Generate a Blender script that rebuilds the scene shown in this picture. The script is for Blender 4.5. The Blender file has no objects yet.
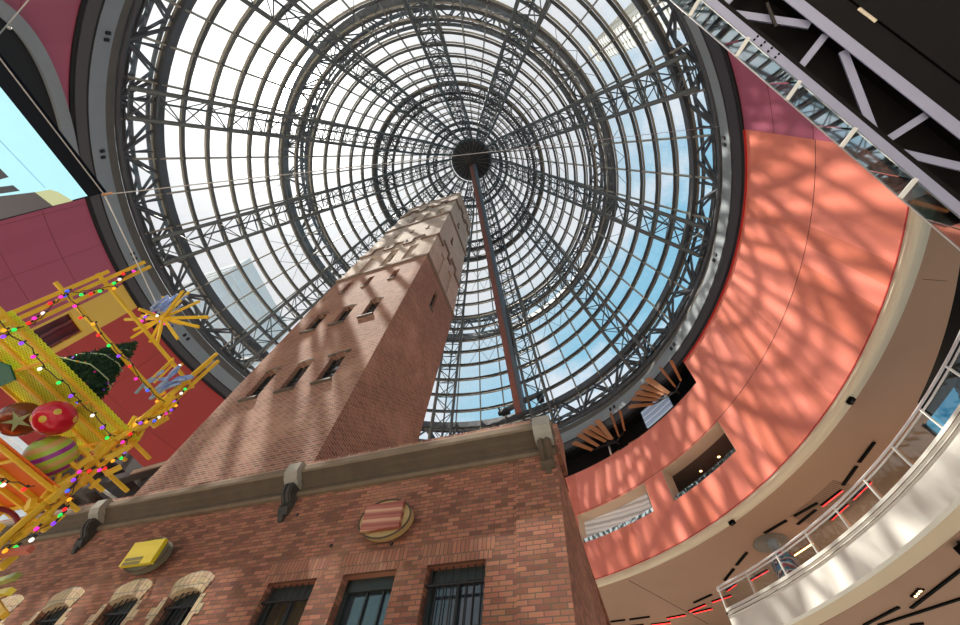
import bpy, bmesh, math, random
from mathutils import Vector, Matrix
random.seed(7)
C = bpy.context.scene.collection
S = bpy.context.scene
PI = math.pi
EYE = 1.6
AX, AY = -6.45, 12.2                      # axis of the glass cone
TH = math.radians(-26.5)
D1 = Vector((math.cos(TH), math.sin(TH), 0))   # along the brick facade
D2 = Vector((-math.sin(TH), math.cos(TH), 0))  # into the brick facade
ZV = Vector((0, 0, 1))

def W(u, v, h):                           # facade coordinates, h above the eye
    return D1 * u + D2 * v + ZV * (h + EYE)
def P(a, r, h):                           # polar about the cone axis, angle in degrees
    t = math.radians(a)
    return Vector((AX + r * math.cos(t), AY + r * math.sin(t), h + EYE))

# ------------------------------------------------------------------ mesh builder
class MB:
    def __init__(s): s.v = []; s.f = []; s.sm = []
    def add(s, vs, fs, smooth=False):
        b = len(s.v); s.v += [Vector(x) for x in vs]
        s.f += [tuple(b + i for i in f) for f in fs]; s.sm += [smooth] * len(fs)
        return s
    def box(s, c, ex, ey, ez):
        c = Vector(c); ex = Vector(ex); ey = Vector(ey); ez = Vector(ez)
        vs = [c + ex * i + ey * j + ez * k for i in (-1, 1) for j in (-1, 1) for k in (-1, 1)]
        return s.add(vs, [(0, 1, 3, 2), (4, 6, 7, 5), (0, 4, 5, 1), (2, 3, 7, 6), (0, 2, 6, 4), (1, 5, 7, 3)])
    def wbox(s, u0, u1, v0, v1, h0, h1):  # box in facade coordinates
        return s.box(W((u0 + u1) / 2, (v0 + v1) / 2, (h0 + h1) / 2), D1 * (abs(u1 - u0) / 2), D2 * (abs(v1 - v0) / 2), ZV * (abs(h1 - h0) / 2))
    def bar(s, p, q, w, t=None, up=ZV):   # rectangular bar
        p = Vector(p); q = Vector(q); d = q - p
        if d.length < 1e-6: return s
        d.normalize(); t = t or w
        x = d.cross(Vector(up))
        if x.length < 1e-3: x = d.cross(Vector((1, 0, 0)))
        x.normalize(); y = x.cross(d)
        return s.box((p + q) / 2, x * (w / 2), y * (t / 2), (q - p) / 2)
    def tube(s, p, q, r, n=6, r2=None):
        return s.path([p, q], r, n, r2)
    def path(s, pts, r, n=6, r2=None, closed=False):
        pts = [Vector(p) for p in pts]; m = len(pts); vs = []
        ref = Vector((0.13, 0.29, 1.0))
        for i, p in enumerate(pts):
            if closed: d = pts[(i + 1) % m] - pts[i - 1]
            else: d = pts[min(i + 1, m - 1)] - pts[max(i - 1, 0)]
            if d.length < 1e-9: d = Vector((0, 0, 1))
            d.normalize(); x = d.cross(ref)
            if x.length < 1e-3: x = d.cross(Vector((1, 0, 0)))
            x.normalize(); y = d.cross(x)
            rr = r if r2 is None else r + (r2 - r) * i / (m - 1)
            for k in range(n):
                t = 2 * PI * k / n; vs.append(p + x * (rr * math.cos(t)) + y * (rr * math.sin(t)))
        fs = []
        for i in range(m if closed else m - 1):
            j = (i + 1) % m
            for k in range(n):
                fs.append((i * n + k, i * n + (k + 1) % n, j * n + (k + 1) % n, j * n + k))
        if not closed:
            fs.append(tuple(range(n - 1, -1, -1))); fs.append(tuple((m - 1) * n + k for k in range(n)))
        return s.add(vs, fs, n > 6)
    def ring(s, prof, a0=0, a1=360, seg=120, closed=True):   # prof: list of (r, h), closed loop, swept about the axis
        full = abs(a1 - a0) >= 359.99; n = len(prof); m = seg if full else seg + 1
        vs = [P(a0 + (a1 - a0) * i / seg, r, h) for i in range(m) for r, h in prof]
        fs = []
        for i in range(seg):
            j = (i + 1) % m
            for k in range(n if closed else n - 1):
                l = (k + 1) % n
                fs.append((i * n + k, j * n + k, j * n + l, i * n + l))
        if not full and closed:
            fs.append(tuple(range(n))); fs.append(tuple((m - 1) * n + k for k in range(n - 1, -1, -1)))
        return s.add(vs, fs)
    def lathe(s, c, prof, n=24, axis=ZV):
        c = Vector(c); a = Vector(axis).normalized(); x = a.cross(Vector((0.31, 0.9, 0.2))).normalized(); y = a.cross(x)
        vs = [c + a * z + (x * math.cos(2 * PI * i / n) + y * math.sin(2 * PI * i / n)) * r for r, z in prof for i in range(n)]
        fs = [(j * n + i, j * n + (i + 1) % n, (j + 1) * n + (i + 1) % n, (j + 1) * n + i) for j in range(len(prof) - 1) for i in range(n)]
        return s.add(vs, fs, True)
    def ball(s, c, r, n=10, m=6, sq=1.0):
        return s.lathe(c, [(max(r * math.sin(PI * j / m), 1e-4), -r * sq * math.cos(PI * j / m)) for j in range(m + 1)], n)
    def prism(s, poly, ext):              # polygon (3D points) extruded by a vector
        n = len(poly); ext = Vector(ext); vs = [Vector(p) for p in poly] + [Vector(p) + ext for p in poly]
        return s.add(vs, [tuple(range(n - 1, -1, -1)), tuple(range(n, 2 * n))] + [(i, (i + 1) % n, n + (i + 1) % n, n + i) for i in range(n)])
    def build(s, name, m, parent=None, origin=None, fix=True):
        if parent is not None:
            o0 = world_loc(parent)
        else:
            o0 = Vector(origin) if origin is not None else Vector((0, 0, 0))
        me = bpy.data.meshes.new(name)
        me.from_pydata([tuple(x - o0) for x in s.v], [], s.f)
        me.polygons.foreach_set('use_smooth', s.sm)
        if fix:
            bm = bmesh.new(); bm.from_mesh(me); bmesh.ops.recalc_face_normals(bm, faces=bm.faces); bm.to_mesh(me); bm.free()
        me.materials.append(m); me.update()
        o = bpy.data.objects.new(name, me); C.objects.link(o)
        if parent is not None: o.parent = parent
        else: o.location = o0
        return o

def world_loc(o):
    l = Vector((0, 0, 0))
    while o is not None: l = l + Vector(o.location); o = o.parent
    return l
def tag(o, label=None, cat=None, group=None, kind=None):
    if label: o['label'] = label
    if cat: o['category'] = cat
    if group: o['group'] = group
    if kind: o['kind'] = kind
    return o
def thing(name, label, cat, loc, group=None):
    o = bpy.data.objects.new(name, None); C.objects.link(o); o.location = Vector(loc); o.empty_display_size = .2
    return tag(o, label, cat, group)
def struct(name, mb, m, label=None, parent=None):
    o = mb.build(name, m, parent)
    if parent is None: tag(o, label, None, None, 'structure')
    return o

# ------------------------------------------------------------------ materials
def nodes(name):
    m = bpy.data.materials.new(name); m.use_nodes = True
    nt = m.node_tree; b = nt.nodes['Principled BSDF']
    return m, nt, b
def math_n(nt, op, a, b=None, c=None):
    n = nt.nodes.new('ShaderNodeMath'); n.operation = op
    for i, x in enumerate((a, b, c)):
        if x is None: continue
        if isinstance(x, (int, float)): n.inputs[i].default_value = x
        else: nt.links.new(x, n.inputs[i])
    return n.outputs[0]
def mixc(nt, fac, a, b, mode='MIX'):
    n = nt.nodes.new('ShaderNodeMix'); n.data_type = 'RGBA'; n.blend_type = mode; n.clamp_factor = True
    for sock, x in ((n.inputs[0], fac), (n.inputs[6], a), (n.inputs[7], b)):
        if isinstance(x, (int, float)): sock.default_value = x
        elif isinstance(x, (tuple, list)): sock.default_value = (*x[:3], 1)
        else: nt.links.new(x, sock)
    return n.outputs[2]
def plain(name, col, rough=.5, metal=0., var=.12, scale=3., bump=0., spec=.5):
    m, nt, b = nodes(name)
    tc = nt.nodes.new('ShaderNodeNewGeometry')
    nz = nt.nodes.new('ShaderNodeTexNoise'); nz.inputs['Scale'].default_value = scale; nz.inputs['Detail'].default_value = 4
    nt.links.new(tc.outputs['Position'], nz.inputs['Vector'])
    f = nz.outputs['Fac']
    c = mixc(nt, f, tuple(x * (1 - var) for x in col), tuple(min(1, x * (1 + var)) for x in col))
    nt.links.new(c, b.inputs['Base Color'])
    b.inputs['Roughness'].default_value = rough; b.inputs['Metallic'].default_value = metal
    b.inputs['Specular IOR Level'].default_value = spec
    if bump:
        bp = nt.nodes.new('ShaderNodeBump'); bp.inputs['Strength'].default_value = bump; bp.inputs['Distance'].default_value = .02
        nt.links.new(f, bp.inputs['Height']); nt.links.new(bp.outputs[0], b.inputs['Normal'])
    return m
def glow(name, col, strength):
    m, nt, b = nodes(name)
    b.inputs['Base Color'].default_value = (*[x * .5 for x in col], 1)
    tc = nt.nodes.new('ShaderNodeNewGeometry'); nz = nt.nodes.new('ShaderNodeTexNoise'); nz.inputs['Scale'].default_value = 5
    nt.links.new(tc.outputs['Position'], nz.inputs['Vector'])
    nt.links.new(mixc(nt, nz.outputs['Fac'], tuple(x * .9 for x in col), col), b.inputs['Emission Color'])
    b.inputs['Emission Strength'].default_value = strength
    return m
def brick(name, c1, c2, mortar, bw=.235, rh=.086, ms=.012, stain=.35, pale=None):
    m, nt, b = nodes(name)
    g = nt.nodes.new('ShaderNodeNewGeometry')
    def dot(sock, v):
        n = nt.nodes.new('ShaderNodeVectorMath'); n.operation = 'DOT_PRODUCT'; nt.links.new(sock, n.inputs[0]); n.inputs[1].default_value = v
        return n.outputs['Value']
    a = dot(g.outputs['Position'], D1); c = dot(g.outputs['Position'], D2)
    fr = math_n(nt, 'GREATER_THAN', math_n(nt, 'ABSOLUTE', dot(g.outputs['True Normal'], D2)), .6)
    u = math_n(nt, 'ADD', math_n(nt, 'MULTIPLY', a, fr), math_n(nt, 'MULTIPLY', c, math_n(nt, 'SUBTRACT', 1., fr)))
    sx = nt.nodes.new('ShaderNodeSeparateXYZ'); nt.links.new(g.outputs['Position'], sx.inputs[0])
    cb = nt.nodes.new('ShaderNodeCombineXYZ'); nt.links.new(u, cb.inputs[0]); nt.links.new(sx.outputs[2], cb.inputs[1])
    br = nt.nodes.new('ShaderNodeTexBrick'); nt.links.new(cb.outputs[0], br.inputs['Vector'])
    br.inputs['Scale'].default_value = 1.; br.inputs['Brick Width'].default_value = bw; br.inputs['Row Height'].default_value = rh
    br.inputs['Mortar Size'].default_value = ms; br.inputs['Mortar Smooth'].default_value = .1; br.inputs['Bias'].default_value = -.1
    br.inputs['Color1'].default_value = (*c1, 1); br.inputs['Color2'].default_value = (*c2, 1); br.inputs['Mortar'].default_value = (*mortar, 1)
    nz = nt.nodes.new('ShaderNodeTexNoise'); nz.inputs['Scale'].default_value = .55; nz.inputs['Detail'].default_value = 6
    nt.links.new(g.outputs['Position'], nz.inputs['Vector'])
    nz2 = nt.nodes.new('ShaderNodeTexNoise'); nz2.inputs['Scale'].default_value = 7; nz2.inputs['Detail'].default_value = 5
    nt.links.new(cb.outputs[0], nz2.inputs['Vector'])
    col = mixc(nt, stain, br.outputs['Color'], nz2.outputs['Color'], 'OVERLAY')
    hs = nt.nodes.new('ShaderNodeHueSaturation'); nt.links.new(col, hs.inputs['Color'])
    v = math_n(nt, 'ADD', math_n(nt, 'MULTIPLY', nz.outputs['Fac'], .6), .7); nt.links.new(v, hs.inputs['Value'])
    out = hs.outputs['Color']
    # keep the hue of the brick: tint the overlay back
    out = mixc(nt, .35, out, br.outputs['Color'])
    if pale:
        r = nt.nodes.new('ShaderNodeMapRange'); r.inputs[1].default_value = .52; r.inputs[2].default_value = .7
        nt.links.new(nz.outputs['Fac'], r.inputs[0]); out = mixc(nt, math_n(nt, 'MULTIPLY', r.outputs[0], .4), out, pale)
    nt.links.new(out, b.inputs['Base Color']); b.inputs['Roughness'].default_value = .85
    b.inputs['Specular IOR Level'].default_value = .25
    bp = nt.nodes.new('ShaderNodeBump'); bp.inputs['Strength'].default_value = .25; bp.inputs['Distance'].default_value = .008; bp.invert = True
    nt.links.new(br.outputs['Fac'], bp.inputs['Height']); nt.links.new(bp.outputs[0], b.inputs['Normal'])
    return m
def panel(name, col, rough=.3, step=2.4, amp=.1, spec=.5, col2=None):       # painted metal cladding: tone differs a little from panel to panel
    m, nt, b = nodes(name)
    g = nt.nodes.new('ShaderNodeNewGeometry'); sx = nt.nodes.new('ShaderNodeSeparateXYZ'); nt.links.new(g.outputs['Position'], sx.inputs[0])
    an = math_n(nt, 'MULTIPLY', math_n(nt, 'ARCTAN2', math_n(nt, 'SUBTRACT', sx.outputs[1], AY), math_n(nt, 'SUBTRACT', sx.outputs[0], AX)), 180 / PI)
    cell = math_n(nt, 'FLOOR', math_n(nt, 'DIVIDE', math_n(nt, 'ADD', an, 400.), step))
    row = math_n(nt, 'FLOOR', math_n(nt, 'DIVIDE', math_n(nt, 'SUBTRACT', sx.outputs[2], 16.2), 6.4))
    cb = nt.nodes.new('ShaderNodeCombineXYZ'); nt.links.new(cell, cb.inputs[0]); nt.links.new(row, cb.inputs[1])
    wn = nt.nodes.new('ShaderNodeTexWhiteNoise'); nt.links.new(cb.outputs[0], wn.inputs['Vector'])
    nz = nt.nodes.new('ShaderNodeTexNoise'); nz.inputs['Scale'].default_value = .8; nt.links.new(g.outputs['Position'], nz.inputs['Vector'])
    v = math_n(nt, 'ADD', math_n(nt, 'MULTIPLY', wn.outputs['Value'], .7), math_n(nt, 'MULTIPLY', nz.outputs['Fac'], .3))
    c = mixc(nt, v, tuple(x * (1 - amp) for x in col), tuple(min(1, x * (1 + amp) + .02 * amp) for x in (col2 or col)))
    nt.links.new(c, b.inputs['Base Color']); b.inputs['Roughness'].default_value = rough
    b.inputs['Specular IOR Level'].default_value = spec
    return m
def glass(name, tint=(.93, .96, .97), refl=.08, rough=.02, gcol=(1, 1, 1)):
    m, nt, b = nodes(name); nt.nodes.remove(b)
    t = nt.nodes.new('ShaderNodeBsdfTransparent'); gl = nt.nodes.new('ShaderNodeBsdfGlossy')
    g = nt.nodes.new('ShaderNodeNewGeometry'); nz = nt.nodes.new('ShaderNodeTexNoise'); nz.inputs['Scale'].default_value = .6
    nt.links.new(g.outputs['Position'], nz.inputs['Vector'])
    nt.links.new(mixc(nt, nz.outputs['Fac'], tuple(x * .96 for x in tint), tint), t.inputs[0])
    gl.inputs[0].default_value = (*gcol, 1); gl.inputs['Roughness'].default_value = rough
    mx = nt.nodes.new('ShaderNodeMixShader'); mx.inputs[0].default_value = refl
    nt.links.new(t.outputs[0], mx.inputs[1]); nt.links.new(gl.outputs[0], mx.inputs[2])
    nt.links.new(mx.outputs[0], nt.nodes['Material Output'].inputs['Surface'])
    return m
def meshmat(name, col, pitch=.055, solid=.42):          # expanded metal: real holes through the sheet
    m, nt, b = nodes(name)
    g = nt.nodes.new('ShaderNodeNewGeometry')
    def dot(v):
        n = nt.nodes.new('ShaderNodeVectorMath'); n.operation = 'DOT_PRODUCT'; nt.links.new(g.outputs['Position'], n.inputs[0]); n.inputs[1].default_value = v
        return n.outputs['Value']
    a = math_n(nt, 'ABSOLUTE', math_n(nt, 'SUBTRACT', math_n(nt, 'FRACT', math_n(nt, 'DIVIDE', dot(D1 * .8 + D2 * .6), pitch)), .5))
    c = math_n(nt, 'ABSOLUTE', math_n(nt, 'SUBTRACT', math_n(nt, 'FRACT', math_n(nt, 'DIVIDE', dot(D1 * .8 - D2 * .6), pitch)), .5))
    hole = math_n(nt, 'MULTIPLY', math_n(nt, 'LESS_THAN', a, .5 - solid / 2), math_n(nt, 'LESS_THAN', c, .5 - solid / 2))
    t = nt.nodes.new('ShaderNodeBsdfTransparent'); mx = nt.nodes.new('ShaderNodeMixShader')
    nt.links.new(hole, mx.inputs[0]); nt.links.new(b.outputs[0], mx.inputs[1]); nt.links.new(t.outputs[0], mx.inputs[2])
    b.inputs['Base Color'].default_value = (*col, 1); b.inputs['Roughness'].default_value = .45
    nt.links.new(mx.outputs[0], nt.nodes['Material Output'].inputs['Surface'])
    return m
def stripes(name, cols, vec, period, rough=.5, noise=0., emit=0., origin=(0, 0, 0), smooth=False):
    m, nt, b = nodes(name); g = nt.nodes.new('ShaderNodeNewGeometry')
    sub = nt.nodes.new('ShaderNodeVectorMath'); sub.operation = 'SUBTRACT'; nt.links.new(g.outputs['Position'], sub.inputs[0]); sub.inputs[1].default_value = origin
    n = nt.nodes.new('ShaderNodeVectorMath'); n.operation = 'DOT_PRODUCT'; nt.links.new(sub.outputs[0], n.inputs[0]); n.inputs[1].default_value = vec
    x = math_n(nt, 'DIVIDE', n.outputs['Value'], period)
    if noise:
        nz = nt.nodes.new('ShaderNodeTexNoise'); nz.inputs['Scale'].default_value = 1.2; nt.links.new(g.outputs['Position'], nz.inputs['Vector'])
        x = math_n(nt, 'ADD', x, math_n(nt, 'MULTIPLY', nz.outputs['Fac'], noise))
    x = math_n(nt, 'FRACT', x)
    r = nt.nodes.new('ShaderNodeValToRGB'); nt.links.new(x, r.inputs[0]); e = r.color_ramp
    e.interpolation = 'LINEAR' if smooth else 'CONSTANT'
    k = len(cols)
    while len(e.elements) < k: e.elements.new(.5)
    for i, c in enumerate(cols):
        e.elements[i].position = i / k; e.elements[i].color = (*c, 1)
    nt.links.new(r.outputs[0], b.inputs['Base Color']); b.inputs['Roughness'].default_value = rough
    if emit:
        nt.links.new(r.outputs[0], b.inputs['Emission Color']); b.inputs['Emission Strength'].default_value = emit
    return m

M = dict(
    steel=plain('grey_blue_steel', (.095, .105, .12), .6, .1, .15, 2.),
    truss=plain('grey_truss_paint', (.13, .155, .165), .55, .1, .12, 2.),
    purlin=plain('purlin_dark_paint', (.085, .092, .098), .45, .2, .12, 2.),
    alu=plain('aluminium_glazing_bar', (.36, .335, .28), .45, .3, .12, 3.),
    roofglass=glass('roof_glass', (.95, .97, .98), .05),
    hub=plain('hub_dark_steel', (.03, .032, .035), .5, .2),
    gantry_red=plain('gantry_brown_red_paint', (.29, .105, .075), .5, 0, .25, 1.5),
    gantry_grey=plain('gantry_grey_paint', (.13, .16, .19), .4, .2, .1, 2.),
    band=plain('ring_grey_paint', (.29, .33, .355), .4, .1, .08, .7),
    banddark=plain('ring_slate_paint', (.052, .06, .078), .4, .1, .08, .7),
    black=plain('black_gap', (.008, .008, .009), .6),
    concrete=plain('ring_concrete', (.16, .145, .125), .9, 0, .2, 1.2, .3),
    coral=panel('coral_panel', (.88, .235, .135), .3, 2.4, .12, .5, (.88, .27, .20)),
    mauve=panel('mauve_panel', (.44, .10, .17), .35, 7.5, .06),
    red=panel('deep_red_panel', (.50, .055, .045), .35, 7.5, .05),
    yellow=panel('yellow_panel', (.85, .58, .10), .35, 20, .03),
    seam=plain('panel_joint', (.22, .05, .05), .7),
    cove=plain('beige_cove_plaster', (.80, .68, .51), .8, 0, .05, .5),
    soffit=plain('brown_soffit_plaster', (.42, .255, .175), .8, 0, .06, .5),
    fascia=plain('cream_fascia_plaster', (.9, .88, .80), .5, 0, .03, .4),
    floor=plain('pale_stone_floor', (.68, .62, .54), .35, 0, .08, .3),
    slot=plain('slot_black', (.004, .0035, .003), .8, 0, .1, 1., 0, .1),
    redled=glow('red_strip_light', (1., .03, .03), 2.2),
    warm=glow('warm_lamp', (1., .62, .25), 6.),
    stainless=plain('stainless_rail', (.78, .75, .77), .3, .5, .05, 4.),
    whitepaint=plain('white_painted_post', (.75, .74, .7), .45),
    clear=glass('balustrade_glass', (.82, .86, .85), .05),
    mirror=glass('balustrade_glass_reflective', (.55, .66, .66), .55, .03, (.85, .92, .92)),
    brickb=brick('building_red_brick', (.40, .155, .092), (.15, .058, .038), (.13, .085, .06), rh=.075, bw=.22, ms=.008, pale=(.42, .22, .14)),
    brickt=brick('tower_red_brick', (.345, .155, .108), (.15, .056, .042), (.36, .245, .18), rh=.1, bw=.26, ms=.02, pale=(.5, .31, .22)),
    brickp=brick('tower_pale_brick', (.58, .45, .36), (.40, .30, .235), (.5, .41, .33), ms=.014, pale=(.6, .48, .38)),
    cream=brick('cream_brick', (.6, .44, .27), (.47, .33, .19), (.3, .24, .18), .12, .24, .012),
    quoin=plain('cream_quoin_brick', (.55, .40, .25), .85, 0, .2, 5., .3),
    stone=plain('weathered_cornice_stone', (.09, .06, .036), .85, 0, .35, 3., .4),
    stonelight=plain('pale_coping_stone', (.33, .3, .25), .85, 0, .2, 4., .4),
    stonedark=plain('black_weathered_bracket_stone', (.05, .042, .036), .8, 0, .4, 6., .5),
    corbel=plain('shaded_corbel_brick', (.22, .155, .115), .85, 0, .3, 4., .3),  # shade under the belts and corbels is put into this darker colour
    sill=plain('dark_stone_sill', (.13, .105, .085), .8, 0, .2, 4.),
    frame=plain('dark_green_timber', (.022, .028, .024), .45),
    iron=plain('black_iron_bar', (.03, .022, .02), .5, .4),
    pane=plain('dark_window_glass', (.03, .035, .04), .04, 0, .2, 1., 0, .9),
    panebrown=plain('window_glass_brown_interior', (.07, .05, .03), .06, 0, .5, 2.5, 0, .7),
    lav=plain('lilac_grey_steel_beam', (.36, .36, .50), .4, .15, .06, 2.),
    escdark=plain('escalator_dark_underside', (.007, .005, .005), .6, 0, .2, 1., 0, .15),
    xyellow=plain('yellow_painted_timber', (.80, .50, .03), .5, 0, .18, 4.),
    xmesh=meshmat('yellow_expanded_mesh', (.72, .84, .05), .055, .34),
    omesh=meshmat('orange_expanded_mesh', (.85, .16, .02), .055, .6),
    cord=plain('black_light_cord', (.015, .015, .015), .6),
    pine=plain('dark_green_pine', (.012, .05, .022), .8, 0, .5, 12.),
    garland=plain('pale_green_tinsel', (.32, .42, .28), .5, 0, .3, 20.),
    copper=plain('copper_brown_blade', (.56, .235, .09), .4, .1, .2, 2.),
    wire=plain('white_steel_cable', (.55, .53, .5), .4, .5),
    bluerib=plain('blue_white_tinsel_rope', (.27, .38, .95), .5, 0, .6, 9.),
    lip=plain('red_edge_lip', (.55, .025, .022), .5),
    wood=plain('dark_timber_beam', (.03, .02, .016), .7, 0, .3, 4.),
    woodpale=plain('sunlit_timber_beam', (.34, .22, .15), .7, 0, .2, 4.),  # sunlight on the hoist arm is put into this paler timber colour
    tower_l=plain('pale_office_facade', (.88, .9, .9), .4, 0, .05, .1),
    tower_r=plain('beige_office_facade', (.62, .6, .52), .5, 0, .1, .1),
)

# ------------------------------------------------------------------ panels with openings
def grid_panel(mb, us, zs, holes, fn, nrm, depth, ustep=99):
    """quads over the us x zs box except the holes; reveals run `depth` along nrm at each hole edge. holes: (u0,u1,z0,z1)"""
    U = sorted(set([us[0], us[1]] + [x for h in holes for x in h[:2]])); Z = sorted(set([zs[0], zs[1]] + [x for h in holes for x in h[2:4]] + list(zs[2:])))
    U2 = []
    for a, b in zip(U[:-1], U[1:]):
        n = max(1, math.ceil((b - a) / ustep)); U2 += [a + (b - a) * i / n for i in range(n)]
    U2.append(U[-1])
    for a, b in zip(U2[:-1], U2[1:]):
        for c, d in zip(Z[:-1], Z[1:]):
            m, k = (a + b) / 2, (c + d) / 2
            if any(h[0] < m < h[1] and h[2] < k < h[3] for h in holes): continue
            mb.add([fn(a, c), fn(b, c), fn(b, d), fn(a, d)], [(0, 1, 2, 3)])
    for h in holes:
        dp = h[4] if len(h) > 4 else depth
        us_ = [x for x in U2 if h[0] <= x <= h[1]]; zs_ = [x for x in Z if h[2] <= x <= h[3]]
        for z in (h[2], h[3]):
            for a, b in zip(us_[:-1], us_[1:]):
                mb.add([fn(a, z), fn(b, z), fn(b, z) + nrm(b, z) * dp, fn(a, z) + nrm(a, z) * dp], [(0, 1, 2, 3)])
        for u in (h[0], h[1]):
            for a, b in zip(zs_[:-1], zs_[1:]):
                mb.add([fn(u, a), fn(u, b), fn(u, b) + nrm(u, b) * dp, fn(u, a) + nrm(u, a) * dp], [(0, 1, 2, 3)])

# ================================================================== CAMERA
F, ZX, ZY = 392.69, 34.4, -216.6
z = Vector((ZX, ZY, F)).normalized(); fw = (Vector((0, 0, 1)) - z * z.z).normalized(); rt = fw.cross(z)
Bm = Matrix((rt, fw, z))                       # camera (x right, y down, z forward) -> world
right, down, fwd = Bm.col[0], Bm.col[1], Bm.col[2]
cam = bpy.data.cameras.new('camera'); co = bpy.data.objects.new('camera', cam); C.objects.link(co)
mw = Matrix.Identity(4)
for i in range(3): mw[i][0] = right[i]; mw[i][1] = -down[i]; mw[i][2] = -fwd[i]
mw[2][3] = EYE; co.matrix_world = mw
cam.sensor_width = 36; cam.sensor_fit = 'HORIZONTAL'; cam.lens = F / 960 * 36; cam.clip_start = .05; cam.clip_end = 2000
S.camera = co

# ================================================================== LIGHT
SUN = Vector((-.4592, .0495, .887)).normalized()
sl = bpy.data.lights.new('sun', 'SUN'); sl.energy = 6.6; sl.angle = math.radians(.55); sl.color = (1., .93, .82)
so = bpy.data.objects.new('sun', sl); C.objects.link(so); so.rotation_euler = SUN.to_track_quat('Z', 'Y').to_euler(); so.location = (0, 0, 120)
w = bpy.data.worlds.new('sky'); S.world = w; w.use_nodes = True; nt = w.node_tree; bg = nt.nodes['Background']
tc = nt.nodes.new('ShaderNodeTexCoord'); G = tc.outputs['Generated']
sx = nt.nodes.new('ShaderNodeSeparateXYZ'); nt.links.new(G, sx.inputs[0])
dn = nt.nodes.new('ShaderNodeVectorMath'); dn.operation = 'DOT_PRODUCT'; nt.links.new(G, dn.inputs[0]); dn.inputs[1].default_value = SUN
dotv = dn.outputs['Value']
def smooth(x, a, b):
    r = nt.nodes.new('ShaderNodeMapRange'); r.interpolation_type = 'SMOOTHSTEP'; nt.links.new(x, r.inputs[0]); r.inputs[1].default_value = a; r.inputs[2].default_value = b
    return r.outputs[0]
zz = math_n(nt, 'ADD', math_n(nt, 'MAXIMUM', sx.outputs[2], 0.), .25)
dv = nt.nodes.new('ShaderNodeVectorMath'); dv.operation = 'DIVIDE'; nt.links.new(G, dv.inputs[0])
cz = nt.nodes.new('ShaderNodeCombineXYZ')
for i in range(3): nt.links.new(zz, cz.inputs[i])
nt.links.new(cz.outputs[0], dv.inputs[1])
nz = nt.nodes.new('ShaderNodeTexNoise'); nz.inputs['Scale'].default_value = 4.2; nz.inputs['Detail'].default_value = 9; nz.inputs['Roughness'].default_value = .6
nt.links.new(dv.outputs[0], nz.inputs['Vector'])
cloud = smooth(nz.outputs['Fac'], .43, .62)
blue = mixc(nt, smooth(sx.outputs[2], .2, 1.), (.31, .52, .62), (.20, .43, .58))
sky = mixc(nt, cloud, blue, (.58, .62, .67))
haze = smooth(dotv, .60, .90)
sky = mixc(nt, haze, sky, (.63, .63, .64))
gl = math_n(nt, 'MULTIPLY', math_n(nt, 'POWER', math_n(nt, 'MAXIMUM', dotv, 0.), 60.), 1.6)
gl2 = math_n(nt, 'MULTIPLY', math_n(nt, 'POWER', math_n(nt, 'MAXIMUM', dotv, 0.), 900.), 8.)
disc = math_n(nt, 'MULTIPLY', math_n(nt, 'GREATER_THAN', dotv, math.cos(math.radians(.6))), 60.)
tot = math_n(nt, 'ADD', math_n(nt, 'ADD', gl, gl2), disc)
va = nt.nodes.new('ShaderNodeCombineXYZ')
for i, k in enumerate((1., .97, .9)): nt.links.new(math_n(nt, 'MULTIPLY', tot, k), va.inputs[i])
ad = nt.nodes.new('ShaderNodeVectorMath'); ad.operation = 'ADD'; nt.links.new(sky, ad.inputs[0]); nt.links.new(va.outputs[0], ad.inputs[1])
low = mixc(nt, smooth(sx.outputs[2], -.12, .02), (.16, .14, .12), ad.outputs[0])
nt.links.new(low, bg.inputs[0]); bg.inputs[1].default_value = 1.0

S.view_settings.view_transform = 'Standard'; S.view_settings.look = 'None'; S.view_settings.gamma = 1; S.view_settings.exposure = 0.5
S.view_settings.use_curve_mapping = False
S.cycles.use_denoising = True
S.cycles.max_bounces = 10; S.cycles.diffuse_bounces = 5; S.cycles.transparent_max_bounces = 24
S.cycles.sample_clamp_indirect = 6

# ================================================================== ROOM SHELL
R0 = 24.
inward = lambda a, h: -(P(a, 1, 0) - P(a, 0, 0))
outward = lambda a, h: P(a, 1, 0) - P(a, 0, 0)
drum = lambda a, h: P(a, R0, h)
W1 = (11.75, 25.6, 18.36, 20.9); W2 = (29.65, 44.9, 18.5, 20.86); WB = (11.25, 60., 24.77, 27.5, .03)
mb = MB(); grid_panel(mb, (-31., 134., 21.0), (15.78, 27.5), [W1, W2, WB], drum, outward, 1.05, 1.5)
wr = struct('wall_right', mb, M['coral'], 'coral red curved panel wall dappled with sunlight')
mb = MB(); grid_panel(mb, (-194., -31.), (15.78, 27.5), [], drum, outward, .3, 2.)
struct('wall_back', mb, M['mauve'], 'mauve curved panel wall beside the coral wall and behind the hanging screen')
WD = (161.75, 165.6, 20.15, 22.9)
mb = MB(); grid_panel(mb, (160.85, 166.), (19.95, 27.5), [WD], drum, outward, .35, 1.)
struct('wall_left', mb, M['yellow'], 'yellow strip of curved wall beside the purple panels')
mb = MB(); grid_panel(mb, (134., 160.85), (15.78, 27.5), [], drum, outward, .3, 1.5); grid_panel(mb, (160.85, 166.), (15.78, 19.95), [], drum, outward, .3, 1.5)
struct('wall_front', mb, M['red'], 'deep red curved panel wall behind the tower')
# dark red glazed opening in the yellow strip, its reflection painted as stripes
mr = stripes('painted_red_reflection_glass', [(.10, .006, .008), (.05, .004, .006), (.22, .05, .05), (.08, .005, .007), (.13, .01, .012)], (math.sin(math.radians(163)), -math.cos(math.radians(163)), 0), .9, .1, .25)
mb = MB(); grid_panel(mb, (WD[0] - .1, WD[1] + .1), (WD[2] - .1, WD[3] + .1), [], lambda a, h: P(a, R0 + .3, h), outward, 0, 1.)
struct('window_3', mb, mr, 'dark red window with painted reflection in the yellow wall strip')
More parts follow.
